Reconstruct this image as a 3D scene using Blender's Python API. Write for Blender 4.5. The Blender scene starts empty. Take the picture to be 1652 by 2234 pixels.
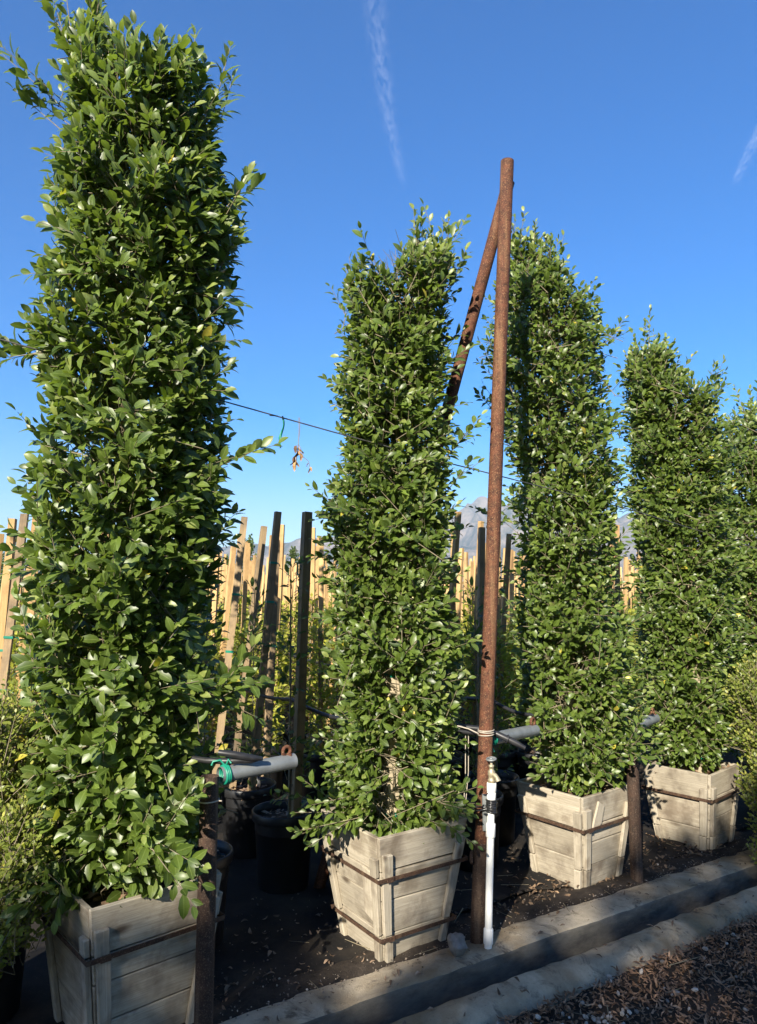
import bpy, bmesh, math, random
import numpy as np
from mathutils import Vector, Matrix, noise as mnoise

R = math.radians
SC = bpy.context.scene
COL = SC.collection
rng = np.random.default_rng(11)
random.seed(11)

# ------------------------------------------------------------------ camera
PITCH = math.atan(173 / 1549)
cam = bpy.data.objects.new('camera', bpy.data.cameras.new('camera'))
COL.objects.link(cam)
cam.location = (0, 0, 1.6)
cam.rotation_euler = (math.pi / 2 + PITCH, 0, 0)
cam.data.sensor_fit = 'VERTICAL'
cam.data.sensor_height = 36
cam.data.lens = 1549 / 2234 * 36
cam.data.clip_start = 0.05
cam.data.clip_end = 60000
SC.camera = cam

# ------------------------------------------------------------------ sky, sun, exposure
SUN_EL = R(29)
SUN_S = Vector((0.345, 0.94, 0)).normalized()           # way the light travels over the ground
TO_SUN = Vector((-SUN_S.x * math.cos(SUN_EL), -SUN_S.y * math.cos(SUN_EL), math.sin(SUN_EL)))
world = bpy.data.worlds.new('World')
SC.world = world
world.use_nodes = True
wn = world.node_tree
wn.nodes.clear()
w_out = wn.nodes.new('ShaderNodeOutputWorld')
w_bg = wn.nodes.new('ShaderNodeBackground')
w_sky = wn.nodes.new('ShaderNodeTexSky')
w_sky.sky_type = 'NISHITA'
w_sky.sun_disc = False
w_sky.sun_elevation = SUN_EL
w_sky.sun_rotation = math.atan2(TO_SUN.x, TO_SUN.y)
w_sky.altitude = 100
w_sky.air_density = 1.0
w_sky.dust_density = 0.6
w_sky.ozone_density = 4.0
w_bg.inputs['Strength'].default_value = 0.088
w_hs = wn.nodes.new('ShaderNodeHueSaturation')
w_hs.inputs['Saturation'].default_value = 1.5
w_hs.inputs['Hue'].default_value = 0.509
wn.links.new(w_sky.outputs[0], w_hs.inputs['Color'])
wn.links.new(w_hs.outputs[0], w_bg.inputs[0])
wn.links.new(w_bg.outputs[0], w_out.inputs[0])

sun_l = bpy.data.lights.new('sun', 'SUN')
sun_l.energy = 5.0
sun_l.angle = R(0.5)
sun_l.color = (1.0, 0.92, 0.78)
sun = bpy.data.objects.new('sun', sun_l)
COL.objects.link(sun)
sun.rotation_euler = (-TO_SUN).to_track_quat('-Z', 'Y').to_euler()
sun.location = TO_SUN * 50

SC.view_settings.view_transform = 'Standard'
SC.view_settings.look = 'None'
SC.view_settings.exposure = 1.32
SC.view_settings.gamma = 1.0
SC.view_settings.use_curve_mapping = False
cy = SC.cycles
cy.max_bounces = 6
cy.diffuse_bounces = 3
cy.glossy_bounces = 2
cy.transmission_bounces = 3
cy.transparent_max_bounces = 6
cy.volume_bounces = 0
cy.use_denoising = True

# ------------------------------------------------------------------ small helpers
U = Vector((0.852, 0.523, 0))          # along the kerb and the planted rows
V = Vector((-0.523, 0.852, 0))         # away from the kerb, into the nursery


def uv(u, v, z=0.0):
    p = U * u + V * v
    return Vector((p.x, p.y, z))


def tag(o, label=None, cat=None, group=None, kind=None):
    if label: o['label'] = label
    if cat: o['category'] = cat
    if group: o['group'] = group
    if kind: o['kind'] = kind
    return o


def empty(name, loc=(0, 0, 0), rz=0.0):
    o = bpy.data.objects.new(name, None)
    o.empty_display_size = 0.1
    o.location = loc
    o.rotation_euler = (0, 0, rz)
    COL.objects.link(o)
    return o


def link(name, me, parent=None, loc=(0, 0, 0), rot=None):
    o = bpy.data.objects.new(name, me)
    COL.objects.link(o)
    if parent: o.parent = parent
    o.location = loc
    if rot is not None: o.rotation_euler = rot
    return o


def children(o):
    return [c for c in bpy.data.objects if c.parent == o]


class MB:
    """collects pieces into one mesh"""

    def __init__(s):
        s.v, s.f, s.sm = [], [], []

    def add(s, vs, fs, smooth=False):
        b = len(s.v)
        s.v += [tuple(x) for x in vs]
        s.f += [tuple(i + b for i in f) for f in fs]
        s.sm += [smooth] * len(fs)

    def hexa(s, p):     # 8 points: bottom ring 0-3, top ring 4-7 (counter-clockwise seen from above)
        s.add(p, [(3, 2, 1, 0), (4, 5, 6, 7), (0, 1, 5, 4), (1, 2, 6, 5), (2, 3, 7, 6), (3, 0, 4, 7)])

    def box(s, c, d):
        x, y, z = d[0] / 2, d[1] / 2, d[2] / 2
        s.hexa([(c[0] + a * x, c[1] + b * y, c[2] + e * z) for e in (-1, 1) for a, b in ((-1, -1), (1, -1), (1, 1), (-1, 1))])

    def tube(s, pts, r, n=12, cap=True):
        pts = [Vector(p) for p in pts]
        rr = r if isinstance(r, (list, tuple)) else [r] * len(pts)
        rings, ref = [], None
        for i, p in enumerate(pts):
            t = (pts[min(i + 1, len(pts) - 1)] - pts[max(i - 1, 0)]).normalized()
            if ref is None:
                ref = Vector((0, 0, 1)) if abs(t.z) < 0.9 else Vector((1, 0, 0))
            a = (ref - t * ref.dot(t)).normalized()
            ref = a
            b = t.cross(a)
            rings.append([p + (a * math.cos(q) + b * math.sin(q)) * rr[i] for q in [2 * math.pi * k / n for k in range(n)]])
        vs = [q for ring in rings for q in ring]
        fs = [(i * n + k, i * n + (k + 1) % n, (i + 1) * n + (k + 1) % n, (i + 1) * n + k) for i in range(len(pts) - 1) for k in range(n)]
        s.add(vs, fs, True)
        if cap:
            s.add(rings[0], [tuple(range(n - 1, -1, -1))])
            s.add(rings[-1], [tuple(range(n))])

    def lathe(s, prof, n=32, c=(0, 0, 0)):
        vs = [(c[0] + r * math.cos(2 * math.pi * k / n), c[1] + r * math.sin(2 * math.pi * k / n), c[2] + z) for r, z in prof for k in range(n)]
        fs = [(i * n + k, i * n + (k + 1) % n, (i + 1) * n + (k + 1) % n, (i + 1) * n + k) for i in range(len(prof) - 1) for k in range(n)]
        s.add(vs, fs, True)

    def torus(s, c, ax1, ax2, Rr, r, n=20, m=8):
        ax1, ax2 = Vector(ax1).normalized(), Vector(ax2).normalized()
        nn = ax1.cross(ax2)
        vs = []
        for i in range(n):
            d = ax1 * math.cos(2 * math.pi * i / n) + ax2 * math.sin(2 * math.pi * i / n)
            for j in range(m):
                q = 2 * math.pi * j / m
                vs.append(Vector(c) + d * (Rr + r * math.cos(q)) + nn * r * math.sin(q))
        fs = [(i * m + j, ((i + 1) % n) * m + j, ((i + 1) % n) * m + (j + 1) % m, i * m + (j + 1) % m) for i in range(n) for j in range(m)]
        s.add(vs, fs, True)

    def mesh(s, name, m, bevel=0.0):
        me = bpy.data.meshes.new(name)
        me.from_pydata(s.v, [], s.f)
        me.polygons.foreach_set('use_smooth', s.sm)
        if bevel:
            bm = bmesh.new()
            bm.from_mesh(me)
            bmesh.ops.bevel(bm, geom=bm.edges[:], offset=bevel, segments=1, affect='EDGES')
            bm.to_mesh(me)
            bm.free()
        me.materials.append(m)
        me.update()
        return me

    def build(s, name, m, parent=None, loc=(0, 0, 0), rot=None, bevel=0.0):
        return link(name, s.mesh(name, m, bevel), parent, loc, rot)


# ------------------------------------------------------------------ materials
class NT:
    def __init__(s, name):
        s.m = bpy.data.materials.new(name)
        s.m.use_nodes = True
        s.t = s.m.node_tree
        s.t.nodes.clear()
        s.out = s.n('OutputMaterial')

    def n(s, typ, **k):
        nd = s.t.nodes.new('ShaderNode' + typ)
        for a, b in k.items():
            setattr(nd, a, b)
        return nd

    def l(s, a, b):
        s.t.links.new(a, b)

    def setin(s, nd, **k):
        for a, b in k.items():
            i = nd.inputs[a.replace('_', ' ')]
            if isinstance(b, bpy.types.NodeSocket):
                s.l(b, i)
            else:
                i.default_value = b
        return nd

    def coord(s, scale=(1, 1, 1), rnd=True, kind='Object'):
        tc = s.n('TexCoord')
        mp = s.n('Mapping')
        mp.inputs['Scale'].default_value = scale
        s.l(tc.outputs[kind], mp.inputs['Vector'])
        if rnd:
            oi = s.n('ObjectInfo')
            mu = s.n('Math', operation='MULTIPLY')
            mu.inputs[1].default_value = 57.0
            s.l(oi.outputs['Random'], mu.inputs[0])
            cb = s.n('CombineXYZ')
            for i in range(3): s.l(mu.outputs[0], cb.inputs[i])
            s.l(cb.outputs[0], mp.inputs['Location'])
        return mp.outputs[0]

    def noise(s, vec, scale, detail=4, rough=0.6, dist=0.0):
        nd = s.n('TexNoise')
        s.setin(nd, Vector=vec, Scale=scale, Detail=detail, Roughness=rough, Distortion=dist)
        return nd.outputs['Fac']

    def ramp(s, fac, stops):
        nd = s.n('ValToRGB')
        e = nd.color_ramp.elements
        while len(e) < len(stops): e.new(0.5)
        for i, (p, c) in enumerate(stops):
            e[i].position = p
            e[i].color = (c, c, c, 1) if isinstance(c, (int, float)) else (*c, 1)
        s.l(fac, nd.inputs[0])
        return nd.outputs[0]

    def mix(s, fac, a, b, mode='MIX'):
        nd = s.n('Mix', data_type='RGBA', blend_type=mode)
        for i, x in ((0, fac), (6, a), (7, b)):
            if isinstance(x, bpy.types.NodeSocket): s.l(x, nd.inputs[i])
            elif isinstance(x, (int, float)): nd.inputs[i].default_value = x
            else: nd.inputs[i].default_value = (*x, 1)
        return nd.outputs[2]

    def bsdf(s, col, rough=0.6, bump=None, bstr=0.3, bdist=0.01, spec=0.5, metal=0.0):
        b = s.n('BsdfPrincipled')
        if isinstance(col, bpy.types.NodeSocket): s.l(col, b.inputs['Base Color'])
        else: b.inputs['Base Color'].default_value = (*col, 1)
        if isinstance(rough, bpy.types.NodeSocket): s.l(rough, b.inputs['Roughness'])
        else: b.inputs['Roughness'].default_value = rough
        b.inputs['Specular IOR Level'].default_value = spec
        b.inputs['Metallic'].default_value = metal
        if bump is not None:
            bp = s.n('Bump')
            bp.inputs['Strength'].default_value = bstr
            bp.inputs['Distance'].default_value = bdist
            s.l(bump, bp.inputs['Height'])
            s.l(bp.outputs[0], b.inputs['Normal'])
        return b

    def done(s, b):
        s.l(b.outputs[0], s.out.inputs[0])
        return s.m


def mat_leaf(name, transl=0.28, rough=0.40, spec=0.5, midrib=0.35):
    t = NT(name)
    at = t.n('Attribute', attribute_name='col')
    geo = t.n('NewGeometry')
    mid = t.ramp(at.outputs['Alpha'], [(0.86, 0.0), (0.97, midrib)])
    c1 = t.mix(mid, at.outputs['Color'], (0.26, 0.33, 0.10))
    vec = t.coord(rnd=False)
    mot = t.ramp(t.noise(vec, 60, 2), [(0.3, 0.78), (0.7, 1.18)])
    c2 = t.mix(1.0, c1, mot, 'MULTIPLY')
    under = t.mix(0.42, c2, (0.20, 0.26, 0.11))
    c3 = t.mix(geo.outputs['Backfacing'], c2, under)
    b = t.bsdf(c3, rough, spec=spec)
    tr = t.n('BsdfTranslucent')
    tc = t.mix(1.0, c3, (1.9, 2.0, 0.6), 'MULTIPLY')
    t.l(tc, tr.inputs[0])
    mx = t.n('MixShader')
    mx.inputs[0].default_value = transl
    t.l(b.outputs[0], mx.inputs[1])
    t.l(tr.outputs[0], mx.inputs[2])
    t.l(mx.outputs[0], t.out.inputs[0])
    return t.m


def mat_wood(name, light, dark, stain, knots=True, gr=0.55):
    """weathered wood, grain along local X"""
    t = NT(name)
    v = t.coord((1, 1, 1))
    vg = t.coord((0.9, 20, 20))
    g = t.noise(vg, 3.0, 9, 0.75, 0.9)
    vf = t.coord((3, 130, 130))
    f = t.noise(vf, 2.5, 5, 0.8)
    big = t.noise(v, 4.5, 4, 0.6)
    c = t.mix(t.ramp(g, [(0.33, 0.0), (0.66, 1.0)]), dark, light)
    c = t.mix(t.ramp(f, [(0.33, gr), (0.52, 0.0)]), c, tuple(x * 0.55 for x in dark))
    c = t.mix(t.ramp(big, [(0.50, 0.0), (0.68, 0.85)]), c, stain)
    spl = t.noise(t.coord((2.5, 7, 2.5)), 2.6, 6, 0.65, 0.4)
    c = t.mix(t.ramp(spl, [(0.53, 0.0), (0.66, 0.6)]), c, tuple(x * 1.35 for x in stain))
    if knots:
        vo = t.n('TexVoronoi')
        t.setin(vo, Vector=t.coord((2.2, 5, 5)), Scale=1.3)
        k = t.ramp(vo.outputs['Distance'], [(0.07, 0.85), (0.15, 0.0)])
        c = t.mix(k, c, (0.07, 0.045, 0.028))
    oi = t.n('ObjectInfo')
    sh = t.ramp(oi.outputs['Random'], [(0.0, 0.80), (1.0, 1.12)])
    c = t.mix(1.0, c, sh, 'MULTIPLY')
    hgt = t.mix(0.5, g, f)
    return t.done(t.bsdf(c, 0.82, hgt, 0.55, 0.006, spec=0.25))


def mat_rust(name, dark, mid, tan):
    t = NT(name)
    v = t.coord((1, 1, 1))
    a = t.noise(v, 28, 6, 0.75)
    st = t.noise(t.coord((14, 14, 0.9)), 1.6, 4, 0.6)
    fine = t.noise(v, 190, 3, 0.8)
    c = t.mix(t.ramp(a, [(0.36, 0.0), (0.62, 1.0)]), dark, mid)
    c = t.mix(t.ramp(st, [(0.54, 0.0), (0.68, 0.7)]), c, tan)
    c = t.mix(t.ramp(fine, [(0.56, 0.0), (0.64, 0.7)]), c, tuple(min(1, x * 1.7) for x in tan))
    return t.done(t.bsdf(c, 0.78, t.mix(0.5, a, fine), 0.9, 0.005, spec=0.3))


def mat_plain(name, col, rough, nscale=20, var=0.25, bump=0.15, spec=0.5, metal=0.0):
    t = NT(name)
    v = t.coord()
    n = t.noise(v, nscale, 4)
    c = t.mix(1.0, col, t.ramp(n, [(0.3, 1 - var), (0.7, 1 + var)]), 'MULTIPLY')
    return t.done(t.bsdf(c, rough, n, bump, 0.003, spec, metal))


def mat_attr(name, rough=0.85, spec=0.2):
    t = NT(name)
    at = t.n('Attribute', attribute_name='col')
    n = t.noise(t.coord(rnd=False), 45, 3)
    c = t.mix(1.0, at.outputs['Color'], t.ramp(n, [(0.3, 0.7), (0.7, 1.25)]), 'MULTIPLY')
    return t.done(t.bsdf(c, rough, spec=spec))


M = {}
M['leaf'] = mat_leaf('ficus_leaf')
M['small_leaf'] = mat_leaf('boxwood_leaf', 0.34, 0.42, 0.4, 0.2)
M['young_leaf'] = mat_leaf('sapling_leaf', 0.36, 0.42, 0.4, 0.2)
M['twig'] = mat_plain('twig_bark', (0.21, 0.175, 0.11), 0.85, 60)
M['trunk'] = mat_plain('pale_bark', (0.26, 0.22, 0.165), 0.85, 40, 0.3, 0.4)
M['plank'] = mat_wood('weathered_plank', (0.50, 0.44, 0.345), (0.33, 0.285, 0.21), (0.135, 0.105, 0.075))
M['stake'] = mat_wood('golden_stake', (0.60, 0.40, 0.185), (0.44, 0.275, 0.115), (0.28, 0.165, 0.075), True, 0.5)
t = NT('far_stake_wood')
n = t.noise(t.coord((3, 3, 0.2), rnd=False), 2.0, 3)
M['stake_far'] = t.done(t.bsdf(t.ramp(n, [(0.35, (0.42, 0.27, 0.115)), (0.65, (0.62, 0.42, 0.20))]), 0.85, spec=0.2))
M['old_shaded_stake'] = mat_wood('weathered_shaded_stake', (0.40, 0.29, 0.165), (0.26, 0.185, 0.105), (0.13, 0.10, 0.07), True, 0.5)
M['cream_stake'] = mat_wood('cream_stake', (0.62, 0.53, 0.38), (0.48, 0.39, 0.26), (0.36, 0.29, 0.19), False, 0.3)
M['rust'] = mat_rust('rusty_steel', (0.045, 0.020, 0.013), (0.135, 0.050, 0.027), (0.22, 0.125, 0.062))
M['dark_rust'] = mat_rust('dark_rusty_steel', (0.030, 0.019, 0.014), (0.060, 0.034, 0.023), (0.12, 0.085, 0.06))
M['strap'] = mat_rust('strap_rust', (0.035, 0.020, 0.014), (0.085, 0.045, 0.028), (0.13, 0.085, 0.05))
M['galv'] = mat_plain('galvanised_steel', (0.23, 0.245, 0.245), 0.5, 14, 0.22, 0.1, 0.5, 0.35)
M['pvc'] = mat_plain('white_pvc', (0.78, 0.77, 0.73), 0.35, 8, 0.05, 0.02)
M['black_plastic'] = mat_plain('black_plastic', (0.016, 0.016, 0.017), 0.42, 9, 0.45, 0.05)
M['hose'] = mat_plain('black_hose', (0.022, 0.022, 0.024), 0.42, 30, 0.4, 0.1)
M['tape_black'] = mat_plain('black_tape', (0.02, 0.02, 0.021), 0.25, 60, 0.3, 0.4)
M['tape_green'] = mat_plain('green_tie_tape', (0.01, 0.21, 0.135), 0.4, 30, 0.2, 0.05)
M['wire'] = mat_plain('steel_wire', (0.13, 0.125, 0.12), 0.5, 40, 0.2, 0.1, 0.5, 0.6)
M['tie_wire'] = mat_plain('pale_tie_wire', (0.42, 0.37, 0.30), 0.6, 40)
M['brass'] = mat_plain('weathered_brass', (0.36, 0.31, 0.21), 0.5, 60, 0.35, 0.3, 0.5, 0.4)
M['rock'] = mat_plain('grey_rock', (0.20, 0.185, 0.165), 0.9, 30, 0.3, 0.6, 0.2)
M['dry'] = mat_attr('dry_leaf')
M['pebble'] = mat_attr('pale_pebble', 0.85, 0.3)

# ground materials ------------------------------------------------
t = NT('potting_soil')
v = t.coord()
n = t.noise(v, 60, 6, 0.8)
M['soil'] = t.done(t.bsdf(t.ramp(n, [(0.3, (0.05, 0.03, 0.02)), (0.55, (0.15, 0.10, 0.065)), (0.75, (0.32, 0.22, 0.15))]), 0.95, n, 0.9, 0.02, 0.15))

t = NT('weed_fabric')
v = t.coord(rnd=False)
n = t.noise(v, 3.2, 6, 0.65)
f = t.noise(v, 70, 4, 0.75)
wv = t.n('TexWave', wave_type='BANDS')
t.setin(wv, Vector=v, Scale=110.0, Distortion=0.4)
c = t.mix(t.ramp(n, [(0.44, 0.0), (0.68, 0.9)]), (0.016, 0.0155, 0.0155), (0.060, 0.048, 0.036))
c = t.mix(t.ramp(f, [(0.60, 0.0), (0.75, 0.6)]), c, (0.10, 0.08, 0.06))
M['fabric'] = t.done(t.bsdf(c, t.ramp(n, [(0.4, 0.75), (0.65, 0.95)]), t.mix(0.5, f, wv.outputs['Fac']), 0.35, 0.003, 0.12))

t = NT('brown_dirt')
v = t.coord(rnd=False)
n = t.noise(v, 9, 8, 0.7)
f = t.noise(v, 90, 5, 0.8)
c = t.ramp(n, [(0.3, (0.022, 0.018, 0.015)), (0.55, (0.052, 0.041, 0.032)), (0.8, (0.115, 0.09, 0.068))])
M['dirt'] = t.done(t.bsdf(c, 0.95, t.mix(0.5, n, f), 0.8, 0.02, 0.15))

t = NT('far_ground')
v = t.coord(rnd=False)
n = t.noise(v, 0.02, 8, 0.7)
M['far'] = t.done(t.bsdf(t.ramp(n, [(0.35, (0.09, 0.10, 0.05)), (0.65, (0.20, 0.16, 0.10))]), 0.95, spec=0.1))

t = NT('stained_concrete')
v = t.coord(rnd=False)
n = t.noise(v, 3.5, 7, 0.7)
n2 = t.noise(v, 1.6, 5, 0.6, 0.8)
f = t.noise(v, 120, 5, 0.8)
c = t.mix(t.ramp(n, [(0.35, 0.0), (0.65, 1.0)]), (0.34, 0.28, 0.20), (0.66, 0.55, 0.39))
c = t.mix(t.ramp(n2, [(0.42, 0.0), (0.60, 0.85)]), c, (0.25, 0.17, 0.085))
dk = t.noise(v, 6.5, 6, 0.7, 1.2)
c = t.mix(t.ramp(dk, [(0.54, 0.0), (0.66, 0.8)]), c, (0.075, 0.06, 0.045))
c = t.mix(t.ramp(f, [(0.58, 0.0), (0.70, 0.6)]), c, (0.06, 0.055, 0.05))
M['concrete'] = t.done(t.bsdf(c, 0.9, t.mix(0.55, n, f), 0.9, 0.02, 0.25))

t = NT('dark_concrete')
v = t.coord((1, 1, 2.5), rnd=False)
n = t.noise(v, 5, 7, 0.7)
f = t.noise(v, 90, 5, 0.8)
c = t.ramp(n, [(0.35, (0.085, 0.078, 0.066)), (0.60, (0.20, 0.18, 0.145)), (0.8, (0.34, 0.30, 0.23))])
M['dark_conc'] = t.done(t.bsdf(c, 0.8, t.mix(0.55, n, f), 0.9, 0.02, 0.3))

t = NT('mountain_rock')
tc = t.n('TexCoord')
v = tc.outputs['Object']
n = t.noise(v, 0.0045, 10, 0.72)
n2 = t.noise(v, 0.0009, 6, 0.6)
c = t.mix(t.ramp(n, [(0.42, 0.0), (0.60, 1.0)]), (0.035, 0.042, 0.024), (0.235, 0.185, 0.14))
c = t.mix(t.ramp(n2, [(0.5, 0.0), (0.68, 0.5)]), c, (0.30, 0.25, 0.20))
M['mountain'] = t.done(t.bsdf(c, 0.95, spec=0.1))


# ------------------------------------------------------------------ large setting
def grid_sheet(name, m, u0, u1, v0, v1, z, nu, nv, amp=0.0, sc=4.0, edge=None):
    vs, fs = [], []
    for i in range(nu + 1):
        for j in range(nv + 1):
            u = u0 + (u1 - u0) * i / nu
            v = v0 + (v1 - v0) * j / nv
            if edge and j == 0: v += edge(u)
            p = uv(u, v)
            h = amp * mnoise.noise(Vector((p.x * sc, p.y * sc, 3.1))) + 0.5 * amp * mnoise.noise(Vector((p.x * sc * 3, p.y * sc * 3, 9.1)))
            if edge is None and v0 == 2.60: h += 0.030 * math.exp(-((v - 2.79) / 0.09) ** 2) + 0.018 * mnoise.noise(Vector((p.x * 9, p.y * 9, 7.0))) * math.exp(-((v - 2.75) / 0.12) ** 2)
            vs.append((p.x, p.y, z + h))
    for i in range(nu):
        for j in range(nv):
            a = i * (nv + 1) + j
            fs.append((a, a + nv + 1, a + nv + 2, a + 1))
    mb = MB()
    mb.add(vs, fs, True)
    o = mb.build(name, m)
    o['kind'] = 'structure'
    return o


mb = MB()
q = 8900
mb.add([(-q, -q, -0.3), (q, -q, -0.3), (q, q, -0.3), (-q, q, -0.3)], [(0, 1, 2, 3)])
tag(mb.build('ground', M['far']), kind='structure')

# nursery bed: earth under black weed fabric, and the fabric with a ragged front edge
grid_sheet('nursery_bed', M['dirt'], -2.5, 9, 2.60, 4.2, 0.0, 300, 42, 0.012, 7)
grid_sheet('nursery_bed', M['dirt'], -24, 30, 4.2, 46, -0.012, 60, 50, 0.0)
grid_sheet('weed_fabric_ground', M['fabric'], -2.5, 9, 2.92, 9.0, 0.018, 320, 160, 0.012, 3.4,
           lambda u: -0.10 * max(0, min(1, 2.1 - u)) + 0.08 * math.sin(u * 3.1) + 0.08 * mnoise.noise(Vector((u * 5, 1, 2))) - 0.10 * max(0, 1.8 - u))
grid_sheet('mulch_ground', M['dirt'], -2.5, 9, -1.5, 2.30, -0.075, 260, 90, 0.016, 6)
grid_sheet('driveway', M['dirt'], -30, 34, -24, -1.5, -0.09, 40, 20, 0.0)


def kerb(name, prof, u0=-3.0, u1=10.0, n=520, wob=0.005, seed=0.0, dark_conc=True):
    """extrude a (v, z) profile along the kerb line with chipped, wavering edges"""
    vs, fs = [], []
    k = len(prof)
    for i in range(n + 1):
        u = u0 + (u1 - u0) * i / n
        for j, (v, z) in enumerate(prof):
            dv = wob * (mnoise.noise(Vector((u * 2.2, v * 3, seed))) + 0.7 * mnoise.noise(Vector((u * 9, z * 20, seed + 5))) + 0.6 * mnoise.noise(Vector((u * 16, z * 40, seed + 5))))
            dz = 0.55 * wob * (mnoise.noise(Vector((u * 3.0, v * 9, seed + 9))) + mnoise.noise(Vector((u * 13.0, v * 30, seed + 19))) + 0.7 * mnoise.noise(Vector((u * 17.0, v * 60, seed + 29))))
            p = uv(u, v + dv)
            vs.append((p.x, p.y, z + dz))
    for i in range(n):
        for j in range(k - 1):
            a = i * k + j
            fs.append((a, a + k, a + k + 1, a + 1))
    mb = MB()
    mb.add(vs, fs, True)
    o = mb.build(name, M['concrete'])
    o['kind'] = 'structure'
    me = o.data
    me.materials.append(M['dark_conc'])
    for p_ in me.polygons:      # steep kerb faces and the whole channel take the darker concrete
        if abs(p_.normal.z) < 0.5 and dark_conc or name == 'gutter_channel':
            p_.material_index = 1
    return o


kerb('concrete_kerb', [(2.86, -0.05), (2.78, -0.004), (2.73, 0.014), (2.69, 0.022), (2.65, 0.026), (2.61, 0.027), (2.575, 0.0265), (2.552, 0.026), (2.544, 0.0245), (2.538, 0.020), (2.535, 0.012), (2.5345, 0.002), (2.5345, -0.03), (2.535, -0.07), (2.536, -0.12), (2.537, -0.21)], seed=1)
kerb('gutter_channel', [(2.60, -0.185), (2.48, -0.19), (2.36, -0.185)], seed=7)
kerb('outer_kerb', [(2.432, -0.21), (2.432, -0.12), (2.431, -0.05), (2.430, -0.032), (2.427, -0.022), (2.42, -0.017), (2.40, -0.014), (2.37, -0.012), (2.34, -0.014), (2.315, -0.020), (2.295, -0.032), (2.280, -0.050), (2.270, -0.08), (2.264, -0.16)], wob=0.011, seed=13, dark_conc=False)

# mountains --------------------------------------------------------
def ridge_angle(az):
    pts = [(-60, 3.0), (-40, 2.6), (-25, 2.6), (-14, 3.0), (-10.5, 3.35), (-8, 3.45), (-5, 3.75), (-2, 4.15), (1, 4.5), (4, 5.0), (6.4, 5.6), (7.6, 6.15), (8.6, 6.5), (9.6, 6.5),
           (11, 6.55), (13, 6.2), (16, 5.6), (19, 5.5), (22, 5.7), (27, 5.2), (35, 4.3), (60, 3.2)]
    for (a, x), (b, y) in zip(pts, pts[1:]):
        if a <= az <= b:
            return x + (y - x) * (az - a) / (b - a)
    return 3.0


vs, fs = [], []
NA, ND = 420, 110
for i in range(NA + 1):
    az = -58 + 116 * i / NA
    ta = ridge_angle(az)
    top_d = 5600 + 700 * mnoise.noise(Vector((az * 0.06, 0.3, 0)))
    for j in range(ND + 1):
        s = j / ND
        d = 3000 + 4700 * s
        x, y = d * math.sin(R(az)), d * math.cos(R(az))
        s2 = (d - 3000) / (top_d - 3000)
        env = max(0.0, s2) ** 1.25 if s2 < 1 else max(0.0, 1 - (s2 - 1) * 1.6)
        h = math.tan(R(ta)) * top_d * env
        q3 = Vector((x * 0.0011, y * 0.0011, 0.0))
        rid = 1 - abs(mnoise.noise(q3)) * 2
        rid2 = 1 - abs(mnoise.noise(q3 * 2.7)) * 2
        rid3 = mnoise.noise(q3 * 7.5)
        k = 4 * env * (1 - env) * 0.75 + 0.07 * env
        rid4 = 1 - abs(mnoise.noise(q3 * 5.3 + Vector((3, 1, 0)))) * 2
        h *= 1 + k * (0.55 * rid + 0.32 * rid2 + 0.22 * rid3 + 0.25 * rid4 - 0.42)
        vs.append((x, y, -0.9 + h))
fs = [(i * (ND + 1) + j, i * (ND + 1) + j + 1, (i + 1) * (ND + 1) + j + 1, (i + 1) * (ND + 1) + j) for i in range(NA) for j in range(ND)]
mb = MB()
mb.add([(a, b, c) for a, b, c in vs], [f[::-1] for f in fs], True)
tag(mb.build('mountains', M['mountain']), kind='structure')

# air --------------------------------------------------------------
t = NT('hazy_air')
pv = t.n('VolumePrincipled')
pv.inputs['Color'].default_value = (0.62, 0.80, 1.0, 1)
pv.inputs['Density'].default_value = 0.00011
pv.inputs['Anisotropy'].default_value = 0.0
t.l(pv.outputs[0], t.out.inputs['Volume'])
mb = MB()
mb.box((0, 0, 449), (18400, 18400, 901))
tag(mb.build('haze', t.m), kind='stuff')


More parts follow.
